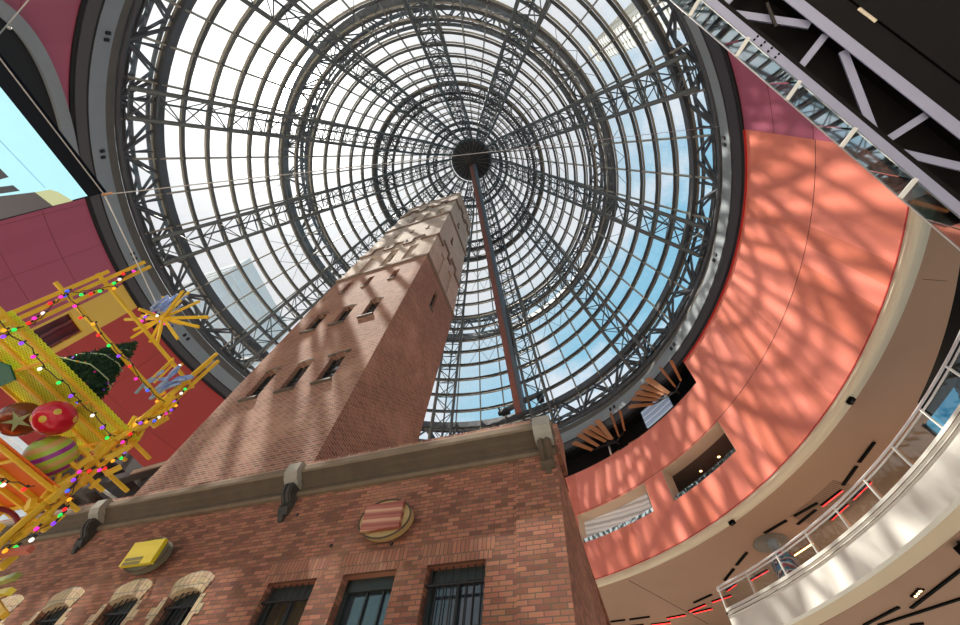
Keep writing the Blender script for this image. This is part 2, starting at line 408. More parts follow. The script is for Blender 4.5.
# joints between cladding panels
mb = MB()
for a0, a1, h in ((-31, 134, 20.98), (134, 160.8, 21.15), (-194, -31, 21.1), (-194, -31, 24.3)):
    mb.ring([(R0 - .012, h - .012), (R0 - .012, h + .012), (R0 + .01, h + .012), (R0 + .01, h - .012)], a0, a1, 80)
for a in (140.8, 151.,): mb.bar(P(a, R0 - .005, 15.8), P(a, R0 - .005, 27.4), .018)
for a in (174.4, 182., 190.): mb.bar(P(a, R0 - .005, 15.8), P(a, R0 - .005, 27.4), .018)
struct('trim_1', mb, M['seam'], 'dark joint lines between the curved wall panels')
# steel ring at the foot of the cone: slate band, black gaps, pale band, concrete
mb = MB(); mb.ring([(23.9, 27.40), (23.86, 27.62), (24.4, 27.62), (24.4, 27.40)], seg=160); mb.ring([(23.46, 28.05), (23.44, 28.16), (24., 28.16), (24., 28.05)], seg=160)
struct('trim_2', mb, M['black'], 'black shadow gaps of the ring beam')
mb = MB(); mb.ring([(23.80, 27.62), (23.48, 28.05), (24.3, 28.05), (24.3, 27.62)], seg=160)
struct('trim_3', mb, M['banddark'], 'slate grey outer band of the ring beam under the glass cone')
mb = MB(); mb.ring([(23.43, 28.16), (23.5, 29.5), (24.4, 29.5), (24.4, 28.16)], seg=160)
rb = struct('trim_4', mb, M['band'], 'blue grey inner band of the ring beam under the glass cone')
mb = MB()
for a in range(-170, 190, 20):
    for k in (0, 1.1):
        for dh in (0,):
            p = P(a + k, 23.44, 28.95); t = P(a + k, 1, 0) - P(a + k, 0, 0)
            mb.box(p, t * .06, Vector((-t.y, t.x, 0)) * .1, ZV * .17)
mb.build('vent_slot', M['black'], rb)
mb = MB(); mb.ring([(23.5, 29.5), (24.0, 30.75), (25.0, 30.8), (24.9, 29.5)], seg=160)
struct('trim_5', mb, M['concrete'], 'stained concrete upstand above the ring beam')
mb = MB(); mb.ring([(23.9, 27.32), (23.9, 27.4), (24.02, 27.4), (24.02, 27.32)], -31, 11.2, 40); mb.ring([(23.97, 15.75), (23.97, 15.80), (24.02, 15.80), (24.02, 15.75)], -31, 134, 120)
struct('trim_8', mb, M['lip'], 'bright red edges along the top and foot of the coral wall')
# cove and soffits
mb = MB(); mb.ring([(24.0, 15.76), (24.02, 15.62), (24.07, 15.54), (24.16, 15.48), (24.28, 15.46), (24.42, 15.49), (24.56, 15.54), (24.75, 15.62), (24.75, 15.66), (24.0, 15.79)], -31, 134, 120)
struct('trim_6', mb, M['cove'], 'beige plaster cove along the foot of the coral wall')
mb = MB(); mb.ring([(24.75, 15.62), (36, 15.62), (36, 15.9), (24.75, 15.9)], 6., 134, 90)
# the soffit narrows towards the dark void on the right
n = 37; vs = []; fs = []
for i in range(n + 1):
    a = -31 + 37 * i / n; ro = 25.25 + 1.95 * (max(0., a + 31) / 23) ** 1.1 + max(0., a + 5.) * .5
    vs += [P(a, 24.75, 15.62), P(a, ro, 15.62), P(a, ro, 15.9), P(a, 24.75, 15.9)]
for i in range(n):
    for k in range(4): fs.append((4 * i + k, 4 * i + 4 + k, 4 * i + 4 + (k + 1) % 4, 4 * i + (k + 1) % 4))
mb.add(vs, fs)
ceil = struct('ceiling', mb, M['soffit'], 'brown plaster soffit under the coral wall')
mb = MB(); mb.bar(P(38.7, 25.1, 15.615), P(36.2, 33.2, 15.615), .03, .012); mb.bar(P(-19, 25, 15.615), P(-18.5, 25.9, 15.615), .012, .012)
mb.build('joint', M['slot'], ceil)
g = []
gm = plain('soffit_access_grille', (.24, .17, .125), .7, 0, .1, 8.)
mb = MB()
for i in range(26):
    a = 14.3 - 7.4 * i / 26
    mb.bar(P(a, 26.9, 15.6), P(a, 29.3, 15.6), .03, .02)
mb.build('grille_panel', gm, ceil)
# dark void and shop wall behind the right balcony
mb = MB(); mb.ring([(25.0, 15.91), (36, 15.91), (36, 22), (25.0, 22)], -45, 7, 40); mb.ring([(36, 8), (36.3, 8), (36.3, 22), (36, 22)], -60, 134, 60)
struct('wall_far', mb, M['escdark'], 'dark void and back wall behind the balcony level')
mb = MB(); mb.ring([(.2, -EYE), (60, -EYE), (60, -EYE - .3), (.2, -EYE - .3)], seg=96)
struct('floor', mb, M['floor'], 'pale stone floor of the shopping hall')

# window openings of the coral wall -------------------------------------------------
def deep_window(name, wd, label, streaks):
    a0, a1, z0, z1 = wd
    mb = MB()
    mb.ring([(R0 + 1.05, z1 - .02), (R0 + 6, z1 - .02), (R0 + 6, z1 + .2), (R0 + 1.05, z1 + .2)], a0 - 2, a1 + 2, 12)
    o = struct(name, mb, plain(name + '_brown_ceiling', (.17, .13, .105), .8), label)
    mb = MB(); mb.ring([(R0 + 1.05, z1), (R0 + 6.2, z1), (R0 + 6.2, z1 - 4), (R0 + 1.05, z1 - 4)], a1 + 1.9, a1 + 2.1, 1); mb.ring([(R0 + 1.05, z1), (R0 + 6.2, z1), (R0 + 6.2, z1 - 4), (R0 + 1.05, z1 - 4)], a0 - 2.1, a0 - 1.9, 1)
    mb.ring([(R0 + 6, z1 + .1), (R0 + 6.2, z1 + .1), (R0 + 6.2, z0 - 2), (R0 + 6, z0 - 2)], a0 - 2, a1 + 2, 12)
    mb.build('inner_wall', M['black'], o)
    mb = MB()   # beige plaster lining of the opening
    mb.ring([(R0 + .02, z1 - .001), (R0 + 1.07, z1 - .001), (R0 + 1.07, z1 - .02), (R0 + .02, z1 - .02)], a0, a1, 14)
    mb.ring([(R0 + .02, z1 - .02), (R0 + 1.07, z1 - .02), (R0 + 1.07, z0), (R0 + .02, z0)], a1 - .08, a1, 1)
    mb.ring([(R0 + .02, z1 - .02), (R0 + 1.07, z1 - .02), (R0 + 1.07, z0), (R0 + .02, z0)], a0, a0 + .08, 1)
    mb.build('lining', M['cove'], o)
    return o
w1 = deep_window('window_1', W1, 'right hand opening in the coral wall with downlights inside', False)
w2 = deep_window('window_2', W2, 'left hand opening in the coral wall with a pale streaked screen inside', True)
for wd, lab in ((W1, 'glass guard reflecting sky in the right opening of the coral wall'), (W2, 'glass guard reflecting sky in the left opening of the coral wall')):
    o = thing('glass_guard', lab, 'glass railing', P((wd[0] + wd[1]) / 2, R0 + .1, wd[2]))
    n = 4
    for i in range(n):
        a0 = wd[0] + .2 + (wd[1] - wd[0] - .4) * i / n; a1 = wd[0] + .2 + (wd[1] - wd[0] - .4) * (i + 1) / n - .12
        mb = MB(); mb.ring([(R0 + .12, wd[2] + .02), (R0 + .2, wd[2] + .45), (R0 + .22, wd[2] + .45), (R0 + .14, wd[2] + .02)], a0, a1, 4)
        mb.build('glass_panel', M['mirror'], o)
scm = stripes('pale_streaked_screen', [(.62, .6, .56), (.42, .40, .37), (.7, .68, .65), (.5, .47, .43), (.3, .28, .26), (.6, .58, .55)], (.12, -.1, 1), .8, .5, .2, .25, smooth=True)
mb = MB(); mb.ring([(R0 + 1.0, 18.6), (R0 + 1.0, 20.8), (R0 + 1.1, 20.8), (R0 + 1.1, 18.6)], 31.2, 44.75, 12)
tag(mb.build('streaked_screen', scm), 'pale grey streaked screen inside the left opening of the coral wall', 'screen')
for i, (a, r, lab) in enumerate(((14.0, 26.2, 'right'), (17.9, 26.2, 'middle'), (21.8, 26.2, 'left'))):
    o = thing('downlight', lab + ' one of the three round downlights in the right opening of the coral wall', 'light', P(a, r, 20.86))
    MB().lathe(P(a, r, 20.84), [(.10, .03), (.13, .03), (.13, 0), (.09, 0)], 16).build('trim_ring', M['whitepaint'], o)
    MB().lathe(P(a, r, 20.845), [(.001, 0), (.09, 0), (.09, .02)], 16).build('lamp', M['warm'], o)
    tag(o, None, None, 'downlights in the right opening')
# dark recess with copper sunbursts --------------------------------------------------
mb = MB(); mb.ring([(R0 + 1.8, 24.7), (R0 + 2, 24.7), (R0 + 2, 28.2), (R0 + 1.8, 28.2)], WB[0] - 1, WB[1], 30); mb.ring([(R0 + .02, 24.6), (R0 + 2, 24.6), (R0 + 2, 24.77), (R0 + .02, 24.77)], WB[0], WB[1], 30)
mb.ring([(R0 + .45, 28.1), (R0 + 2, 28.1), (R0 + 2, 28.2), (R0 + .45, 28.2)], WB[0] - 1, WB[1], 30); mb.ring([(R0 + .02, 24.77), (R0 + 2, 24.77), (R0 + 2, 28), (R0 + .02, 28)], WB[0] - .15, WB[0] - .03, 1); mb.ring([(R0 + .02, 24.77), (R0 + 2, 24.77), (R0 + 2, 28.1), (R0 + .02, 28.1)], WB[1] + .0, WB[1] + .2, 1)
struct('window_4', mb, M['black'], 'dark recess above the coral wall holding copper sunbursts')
FANA = [((25.91, 27.36), (21.0, 26.08)), ((24.47, 27.91), (19.76, 26.08)), ((22.96, 28.15), (18.81, 26.08)), ((21.19, 28.28), (17.91, 26.04)), ((19.26, 28.39), (16.82, 25.66)), ((15.25, 28.12), (14.91, 25.64)), ((12.25, 27.57), (13.18, 25.62))]
FANB = [((41.98, 27.36), (38.27, 25.9)), ((40.28, 28.01), (36.58, 25.93)), ((38.74, 28.2), (34.6, 25.96)), ((37.05, 28.27), (33.46, 25.98)), ((34.9, 28.38), (33.01, 25.8)), ((31.06, 28.14), (31.25, 25.65)), ((28.59, 27.69), (29.57, 25.83))]
for fan, hub, lab in ((FANA, (15.3, 25.3), 'right hand sunburst of copper blades above the coral wall beside a blue striped screen'), (FANB, (32.2, 25.3), 'left hand sunburst of copper blades above the coral wall near the brick building corner')):
    c = P(hub[0], 23.75, hub[1]); o = thing('copper_sunburst', lab, 'wall ornament', c, 'copper sunbursts')
    MB().lathe(c, [(.001, .1), (.09, .1), (.1, 0), (.1, -.12)], 14, inward(hub[0], 0)).build('hub', M['iron'], o)
    for k, (t, b) in enumerate(fan):
        p = P(b[0], 23.55, b[1]); q = P(t[0], 23.2, t[1]); wdt = .62 if k < 5 else .28
        d = (q - p).normalized(); nr = inward(t[0], 0); sd = d.cross(nr).normalized(); nr = (nr + sd * (.5 if k < 5 else 2.)).normalized(); sd = d.cross(nr).normalized()
        cc = P(hub[0], 23.6, hub[1])
        poly = [p - sd * wdt * .28, q - sd * wdt * .5, q + d * .12, q + sd * wdt * .5, p + sd * wdt * .28]
        MB().prism(poly, nr * .05).build('blade', M['copper'], o)
        MB().bar(cc, p, .07).build('blade_arm', M['iron'], o)
    for k in range(5):      # lower blades lie in shade against the recess
        a = math.radians(205 + 32 * k); nr = inward(hub[0], 0); tx = Vector((-nr.y, nr.x, 0))
        d = tx * math.cos(a) + ZV * math.sin(a) * .12; d.normalize()
        cc = P(hub[0], 24.6, hub[1] + .1)
        MB().bar(cc + d * .5, cc + d * 1.6, .22, .05, nr).build('blade', M['copper'], o)
bs = stripes('blue_striped_screen', [(.10, .15, .24), (.30, .38, .5), (.16, .22, .33), (.42, .48, .58)], (0, 0, 1), .55, .3, .2, .35, smooth=True)
mb = MB(); mb.ring([(24.12, 25.2), (24.12, 27.05), (24.25, 27.05), (24.25, 25.2)], 18.3, 25.3, 8)
tag(mb.build('striped_screen', bs), 'blue and white striped screen in the dark recess', 'screen')
mb = MB(); mb.tube(P(34.6, 23.9, 24.77), P(34.6, 23.9, 26.0), .09, 10)
o = tag(mb.build('short_pipe', M['stainless']), 'short pale pipe in front of the left copper sunburst', 'pipe')

# arched dark window upper left ---------------------------------------------------------
def arch_pts(a, b, n=40, r=R0 - .25):        # half arch: springs on the right, stops at its crown against a straight jamb
    return [P(-170 + a * math.cos(PI * .52 * i / n), r, 21.1 + b * math.sin(PI * .52 * i / n)) for i in range(n + 1)]
o_, i_ = arch_pts(24., 6.4), arch_pts(22.2, 5.6); i2 = arch_pts(22.2, 5.6, 40, R0 + .02); o2 = arch_pts(24., 6.4, 40, R0 + .05)
vs = o_ + i_ + i2 + o2; n = 41; fs = []
for k in range(40):
    for r in range(3): fs.append((r * n + k, r * n + k + 1, (r + 1) * n + k + 1, (r + 1) * n + k))
    fs.append((3 * n + k, 3 * n + k + 1, k + 1, k))
mb = MB().add(vs, fs)
aw = struct('window_5', mb, M['band'], 'dark arched window with grey frame high on the mauve wall')
bt = arch_pts(22.2, 5.6, 40, R0 - .04); vs = [P(-170.8, R0 - .04, 21.1)] + bt
MB().add(vs, [(0, i, i + 1) for i in range(1, 41)]).build('dark_pane', M['black'], aw)

# linear slots in the soffit ---------------------------------------------------------------
SL = [((47.02, 29.34), (44.85, 29.56), 0), ((44.3, 29.66), (41.44, 30.0), 0), ((45.02, 30.51), (43.2, 30.84), 1), ((42.29, 31.04), (39.85, 31.45), 1), ((39.72, 30.8), (37.19, 31.08), 1), ((36.42, 30.79), (33.77, 30.66), 1), ((34.74, 30.03), (31.77, 29.87), 0), ((36.22, 31.18), (33.71, 31.41), 1), ((32.8, 30.66), (30.15, 30.77), 1),
      ((28.61, 28.99), (26.09, 28.32), 0), ((25.34, 28.12), (22.58, 27.52), 0), ((18.42, 26.87), (15.13, 27.03), 0), ((14.06, 27.1), (10.98, 27.39), 0), ((15.13, 27.81), (12.02, 27.72), 0), ((11.19, 27.74), (8.16, 27.78), 1), ((7.44, 27.59), (4.33, 27.27), 0), ((3.76, 27.21), (.65, 27.02), 0), ((12.74, 29.02), (9.86, 28.84), 1), ((9.01, 28.78), (5.99, 28.66), 1), ((26.35, 30.09), (23.63, 29.94), 1), ((29.89, 30.08), (28.16, 29.81), 1)]
NTH = ['first', 'second', 'third', 'fourth', 'fifth', 'sixth', 'seventh', 'eighth', 'ninth', 'tenth', 'eleventh', 'twelfth']
srt = sorted(SL, key=lambda s: -s[0][0]); cnt = [0, 0]
for s in srt:
    p, q = P(s[0][0], s[0][1], 15.585), P(s[1][0], s[1][1], 15.585); lit = s[2]
    lab = '%s %s slot light in the brown soffit, counted from the brick building' % (NTH[cnt[lit]], 'red lit' if lit else 'unlit black'); cnt[lit] += 1
    o = thing('slot_light', lab, 'ceiling light', (p + q) / 2, 'slot lights in the soffit')
    MB().bar(p, q, .17, .045).build('housing', M['slot'], o)
    if lit:
        d = (q - p).normalized(); sd = d.cross(ZV)
        if sd.dot(P(10, 1, 0) - P(10, 0, 0)) < 0: sd = -sd
        MB().bar(p + sd * .06 - ZV * .03, q + sd * .06 - ZV * .03, .055, .02).build('red_strip', M['redled'], o)

# right balcony -----------------------------------------------------------------------------
BA0, BA1 = -60., 24.3
mb = MB(); mb.ring([(24.0, 10.13), (24.0, 11.28), (23.96, 11.32), (23.96, 11.36), (24.0, 11.4), (24.0, 11.46), (23.96, 11.5), (23.96, 11.54), (24., 11.58), (24., 11.7), (24.25, 11.7), (35, 11.7), (35, 10.3), (24.6, 10.3), (24.3, 10.13)], BA0, BA1, 90)
bal = struct('wall_balcony', mb, M['fascia'], 'cream curved balcony front with two thin grooves')
mb = MB()
for h in (11.34, 11.52): mb.ring([(23.955, h - .018), (23.955, h + .018), (23.97, h + .018), (23.97, h - .018)], BA0, BA1, 90)
mb.build('groove', plain('groove_brown', (.2, .15, .11), .8), bal)
mb = MB(); mb.ring([(24.3, 10.13), (24.45, 10.3), (25.0, 10.02), (25.0, 10.4), (24.3, 10.4)], BA0, BA1, 90)
struct('trim_7', mb, M['cove'], 'beige cove under the cream balcony front')
mb = MB(); mb.ring([(25.0, 10.0), (36, 10.0), (36, 10.3), (25.0, 10.3)], BA0, BA1, 90)
struct('ceiling_lower', mb, M['soffit'], 'brown soffit under the cream balcony')
LS = [((13.53, 26.45), (9.57, 26.5)), ((9.28, 26.97), (2.91, 26.57)), ((12.89, 26.93), (6.45, 28.05)), ((11.57, 28.01), (10.8, 28.34))]
for k, (a, b) in enumerate(LS):
    p, q = P(a[0], a[1], 9.965), P(b[0], b[1], 9.965)
    if k in (1, 2): q = p + (q - p) * 1.6
    tag(MB().bar(p, q, .15, .05).build('slot_recess', M['slot'], None, (p + q) / 2), ('short black slot nearest the balcony edge', 'long black slot pointing to the upper right', 'long black slot below the lamp fitting', 'shortest black slot at the frame bottom')[k] + ' in the soffit under the cream balcony', 'ceiling slot', 'black slots under the balcony')
c = P(7.06, 26.32, 9.97); o = thing('spot_fitting', 'recessed fitting with three small spots in the soffit under the balcony', 'ceiling light', c)
t = outward(7, 0); tx = Vector((-t.y, t.x, 0)); td = (tx * .95 + t * .3).normalized()
MB().bar(c - td * .32, c + td * .32, .26, .05).build('tray', M['slot'], o)
for k in (-1, 0, 1): MB().lathe(c + td * .19 * k - ZV * .04, [(.001, 0), (.06, 0), (.06, .03)], 12).build('spot', M['warm'], o)
# rail
rail = thing('balcony_railing', 'stainless handrail with white posts and glass on the cream balcony', 'railing', P(5, 24.05, 11.7))
mb = MB(); mb.path([P(BA0 + (BA1 - BA0) * i / 90, 24.06, 12.75) for i in range(91)] + [P(24.45, 24.1, 12.7), P(24.5, 24.15, 12.6)], .05, 8); mb.build('handrail', M['stainless'], rail)
mb = MB(); mb.path([P(BA0 + (BA1 - BA0) * i / 90, 24.1, 12.6) for i in range(91)], .035, 6); mb.build('lower_rail', M['stainless'], rail)
angs = [24.25] + [19.66 - 4.84 * k for k in range(0, 14)]
for k, a in enumerate(angs):
    MB().bar(P(a, 24.05, 11.7), P(a, 24.1, 12.72), .05, .09, outward(a, 0)).build('post', M['whitepaint'], rail)
    if k: 
        mb = MB(); mb.ring([(24.12, 11.74), (24.12, 12.58), (24.14, 12.58), (24.14, 11.74)], a + .3, (angs[k - 1] - .3), 4); mb.build('glass_panel', M['clear'], rail)
MB().bar(P(24.3, 24.05, 11.6), P(24.5, 24.4, 11.3), .12, .3).bar(P(24.45, 24.2, 11.3), P(24.5, 24.3, 10.9), .1, .2).build('end_bracket', M['iron'], rail)
# patterned column and dome
pm = stripes('red_blue_poster_pattern', [(.5, .08, .1), (.75, .7, .66), (.12, .3, .5), (.2, .06, .1), (.65, .5, .5), (.08, .25, .35)], (.4, .5, .9), .9, .4, 2.5)
c = P(16.9, 25.9, 11.7); o = thing('poster_column', 'round column wrapped in red and blue posters behind the balcony rail', 'column', c)
MB().lathe(c, [(.62, 0), (.66, .9), (.62, 1.75), (.5, 1.95)], 28).build('poster_wrap', pm, o)
MB().lathe(c, [(.5, 1.95), (.3, 2.05), (.25, 2.4), (.33, 2.5), (.28, 2.75), (.001, 2.8)], 24).build('cap', M['band'], o)
c = P(19.5, 27.9, 15.61); o = tag(MB().lathe(c, [(1.0, 0), (.98, -.06), (.8, -.16), (.001, -.22)], 32).build('ceiling_dome', plain('dome_taupe', (.2, .17, .14), .6), None, c), 'taupe round dome on the soffit above the poster column', 'ceiling light')
c = P(18.3, 29.2, 15.2); o = thing('amber_linear_lamp', 'amber glowing linear lamp above the balcony rail', 'lamp', c)
p, q = P(19.6, 29.2, 15.2), P(16.2, 29.1, 15.2)
MB().bar(p, q, .16, .1).build('housing', M['copper'], o); MB().bar(p - ZV * .06, q - ZV * .06, .08, .03).build('tube', M['warm'], o)
for a in (19.2, 16.6): MB().tube(P(a, 29.15, 15.2), P(a, 29.15, 15.62), .01, 5).build('hanger', M['iron'], o)
# shopfront behind the right balcony; blue reflection painted in and made to glow
sf = thing('blue_shopfront', 'shop window with painted blue reflection and black curved tubes behind the right balcony rail', 'shopfront', P(-14, 27., 11.7))
bm_ = stripes('blue_shopfront_glass', [(.06, .33, .62), (.12, .43, .7), (.02, .05, .07), (.10, .38, .66)], (.3, .8, .5), 2.2, .1, .8, .35)
mb = MB(); mb.ring([(27.2, 11.72), (27.2, 14.62), (27.3, 14.62), (27.3, 11.72)], -40, -4, 30); mb.build('blue_glass', bm_, sf)
for k, (a, h0, da) in enumerate(((-8, 13.4, -9), (-9, 13.9, -6), (-13, 13.3, -8), (-15, 13.7, -9), (-19, 13.4, -9), (-22, 13.7, -8), (-11, 13.5, -7))):
    MB().path([P(a + da * t, 26.95, h0 + .5 * math.sin(t * 2.6 + k)) for t in [i / 12 for i in range(13)]], .09, 7).build('black_tube', M['slot'], sf)
for a in (-4, -13, -22.): MB().bar(P(a, 27.15, 11.72), P(a, 27.15, 14.62), .12).build('mullion', M['iron'], sf)
# thin cables in the dark void
for k, (a0, a1) in enumerate(((-26, -19), (-24, -12))):
    tag(MB().path([P(a0 + (a1 - a0) * t, 27.4 + .5 * k, 15.85 - .5 * math.sin(PI * t)) for t in [i / 14 for i in range(15)]], .02, 5).build('hanging_cable', M['wire']), ('longer', 'shorter')[1 - k] + ' thin cable drooping in the dark void beyond the soffit', 'cable', 'cables in the dark void')
# CCTV cameras
for nm, c, t, lab in (('a', P(-4.9, 24.3, 15.42), outward(-4.9, 0), 'small black camera on the beige cove at mid right of the coral wall'), ('b', P(18.5, 24.3, 15.42), outward(18.5, 0), 'small black camera on the beige cove above the poster column'), ('c', P(-.4, 25.35, 9.84), outward(0, 0), 'black camera on the soffit under the cream balcony at the right edge')):
    o = thing('security_camera', lab, 'camera', c)
    tx = Vector((-t.y, t.x, 0)); k = 1.5 if nm == 'c' else 1.
    MB().box(c + ZV * .06, tx * .05, t * .05, ZV * .1).build('bracket', M['iron'], o)
    MB().box(c - ZV * .06 * k, tx * .17 * k, t * .1 * k, ZV * .09 * k).build('body', M['slot'], o)
    MB().lathe(c - ZV * .16 * k, [(.001, -.03), (.06 * k, -.03), (.075 * k, .03)], 12).build('lens', M['pane'], o)
    tag(o, None, None, 'security cameras')
# ================================================================== GLASS CONE
HC = 92.08
cr = lambda h: .4 * (HC - h)
cone = thing('glass_cone_roof', 'great glass and steel cone roof rising over the brick shot tower', 'glass roof', (AX, AY, 30.7 + EYE))
PURL = [31.7, 33.7, 35.75, 37.8, 39.8, 41.8, 43.75, 45.5, 47.4, 49.4, 51.6, 53.75, 55.95, 58.18, 60.4, 62.7, 64.9, 67.17, 69.49, 71.92, 74.3, 76.9, 79.4, 81.8]
mb = MB(); hs = [30.7] + PURL
mb.ring([(cr(h) + .14, h + .0) for h in hs], seg=96, closed=False)
mb.build('glazing', M['roofglass'], cone, fix=True)
for h in PURL:
    r = cr(h); d = .21 if h < 60 else .16; wd = .085
    mb = MB(); mb.ring([(r + .04, h - wd), (r + .04, h + wd), (r - d, h + wd * .7 - .05), (r - d, h - wd * .7 - .05)], seg=96); pr = mb.build('purlin', M['purlin'], cone)
    mb = MB(); mb.ring([(r + .26, h - .08), (r + .26, h + .08), (r + .1, h + .08), (r + .1, h - .08)], seg=96); mb.build('glazing_bar', M['alu'], pr)
def cpt(a, h, off=0.): return P(a, cr(h) - off, h)
for k in range(48):
    a = 49.5 + 3.75 + 7.5 * k; top = 81.8 if k % 2 == 0 else 74.3
    MB().bar(cpt(a, 30.8, .05), cpt(a, top, .05), .13, .2, outward(a, 0)).build('rib', M['alu'], cone)
# radial trusses
def tan(a): t = outward(a, 0); return Vector((-t.y, t.x, 0))
for k in range(12):
    a = 49.5 + 30 * k
    tr = bpy.data.objects.new('radial_truss', None); C.objects.link(tr); tr.parent = cone
    nd = 27; hh = [31.2 + (80.5 - 31.2) * i / nd for i in range(nd + 1)]
    wv = lambda h: 1.12 if h < 70 else 1.12 - .55 * (h - 70) / 11
    def pc(h, s, off): return P(a, cr(h) - off, h) + tan(a) * (s * wv(h))
    for s in (-1, 1):
        MB().path([pc(31.2, s, 1.0), pc(70, s, 1.0), pc(80.5, s, .9)], .18, 7).build('chord', M['truss'], tr)
    MB().path([pc(31.2, 0, .1), pc(80.5, 0, .1)], .1, 6).build('chord', M['truss'], tr)
    mb = MB()
    for i in range(nd):
        h0, h1 = hh[i], hh[i + 1]; s = 1 if i % 2 else -1
        mb.tube(pc(h0, s, 1.0), pc(h1, -s, 1.0), .06, 5); mb.tube(pc(h0, -1, 1.0), pc(h0, 1, 1.0), .045, 5)
        for q in (-1, 1):
            mb.tube(pc(h0, q, 1.0), pc((h0 + h1) / 2, 0, .1), .05, 5); mb.tube(pc((h0 + h1) / 2, 0, .1), pc(h1, q, 1.0), .05, 5)
    mb.build('lacing', M['truss'], tr)
# ring trusses
def ring_truss(chords, webs, n, rw, off=0.):
    tr = bpy.data.objects.new('ring_truss', None); C.objects.link(tr); tr.parent = cone
    for r, h, ww, tt in chords:
        mb = MB()
        if tt: mb.ring([(r - ww / 2, h - tt / 2), (r - ww / 2, h + tt / 2), (r + ww / 2, h + tt / 2), (r + ww / 2, h - tt / 2)], seg=120)
        else: mb.path([P(360 * i / 120, r, h) for i in range(120)], ww, 8, None, True)
        mb.build('chord', M['steel'], tr)
    mb = MB(); st = 360 / n
    for i, j in webs:
        (r0, h0), (r1, h1) = chords[i][:2], chords[j][:2]
        for k in range(n):
            a = 49.5 + off + st * k
            mb.tube(P(a, r0, h0), P(a + st / 2, r1, h1), rw, 5); mb.tube(P(a + st / 2, r1, h1), P(a + st, r0, h0), rw, 5)
            if (i + j) % 2: mb.tube(P(a, r0, h0), P(a, r1, h1), rw * .8, 5)
    mb.build('lacing', M['steel'], tr)
    mb = MB()
    for k in range(n):
        a = 49.5 + off + st * (k + .5); r1, h1 = chords[-1][:2]
        mb.box(P(a, r1, h1), tan(a) * .3, outward(a, 0) * .16, ZV * .22)
    mb.build('gusset', M['steel'], tr)
    return tr
ring_truss([(24.0, 31.05, .2, 0), (24.35, 31.6, .3, 0), (24.25, 32.5, .17, 0), (23.95, 33.8, .15, 0), (23.36, 34.1, .46, .8)], [(0, 3), (1, 4), (0, 4), (0, 2)], 36, .115)
ring_truss([(19.67, 47.9, .75, 1.0), (19.45, 52., .22, 0), (17.75, 49.9, .18, 0), (18.6, 51.2, .1, 0)], [(0, 1), (1, 2), (0, 2), (0, 3)], 36, .085)
ring_truss([(12.71, 61.28, .62, .8), (11.55, 63.04, .2, 0), (10.75, 64., .14, 0)], [(0, 1), (1, 2), (0, 2)], 36, .07)
ring_truss([(7.2, 74.4, .5, .6), (6.3, 75.3, .15, 0), (5.9, 76.6, .1, 0)], [(0, 1), (1, 2)], 24, .05)
# hub
c = P(0, 0, 82.2)
hb = MB().lathe(c, [(.001, -.5), (1.2, -.5), (3.3, .1), (3.95, .25), (3.95, .8), (.001, 1.6)], 40).build('hub', M['hub'], cone)
mb = MB()
for k in range(24): mb.bar(P(15 * k, 1.2, 81.72), P(15 * k, 3.9, 82.4), .12, .3)
mb.build('hub_rib', M['steel'], hb)
mb = MB()                                       # thin wind bracing in the end bays
for k in range(12):
    for s in (-1, 1):
        for (ha, hb_) in ((43.75, 47.4), (41.8, 45.5), (53.75, 58.18)):
            a = 49.5 + 30 * k + s * 11.25
            mb.tube(cpt(a - 3.7, ha, .25), cpt(a + 3.7, hb_, .25), .025, 4); mb.tube(cpt(a + 3.7, ha, .25), cpt(a - 3.7, hb_, .25), .025, 4)
mb.build('bracing_rod', M['steel'], cone)

# travelling gantry beam under the glass
GA = 55.3
g0 = P(GA, 1.0, 81.3); g1 = P(GA, 22.55, 33.6)
gt = thing('gantry_beam', 'long brown red and grey maintenance beam running from the cone tip down to its rim', 'gantry', g1)
d = (g1 - g0).normalized(); tt = tan(GA); nn = d.cross(tt).normalized()
if nn.z > 0: nn = -nn
for nm, m, sh in (('beam', M['gantry_red'], .25), ('side_channel', M['gantry_grey'], -.37)):
    s_ = tt * sh
    mb = MB(); a_, b_ = g0 + s_ * 1.1, g1 + s_
    wd = .74 if nm == 'beam' else .5
    mb.box((a_ + b_) / 2 + nn * (.05 if nm == 'beam' else 0), tt * (wd / 2), nn * .3, (b_ - a_) / 2); mb.build(nm, m, gt)
mb = MB()
for i in range(46):
    p = g0 + (g1 - g0) * ((i + 1) / 47) + tt * .66; mb.box(p, tt * .07, nn * .08, d * .09)
mb.build('clamp', M['gantry_grey'], gt)
ca = GA
mb = MB(); mb.tube(P(GA + 4.2, 22.5, 34.75), P(GA - 6.2, 22.3, 35.3), .32, 10); mb.build('trolley_tube', M['steel'], gt)
mb = MB(); mb.box(P(GA + 5, 22.6, 34.6), tan(GA) * .5, outward(GA, 0) * .3, ZV * .35).box(P(GA - 6.3, 22.5, 34.8), tan(GA) * .35, outward(GA, 0) * .3, ZV * .5); mb.build('trolley', M['hub'], gt)
mb = MB(); mb.tube(P(GA + 6.4, 22.6, 34.5), P(GA + 7.2, 22.6, 35.4), .12, 7).box(P(GA + 6.5, 22.7, 34.6), tan(GA) * .3, outward(GA, 0) * .2, ZV * .2); mb.build('motor', M['hub'], gt)

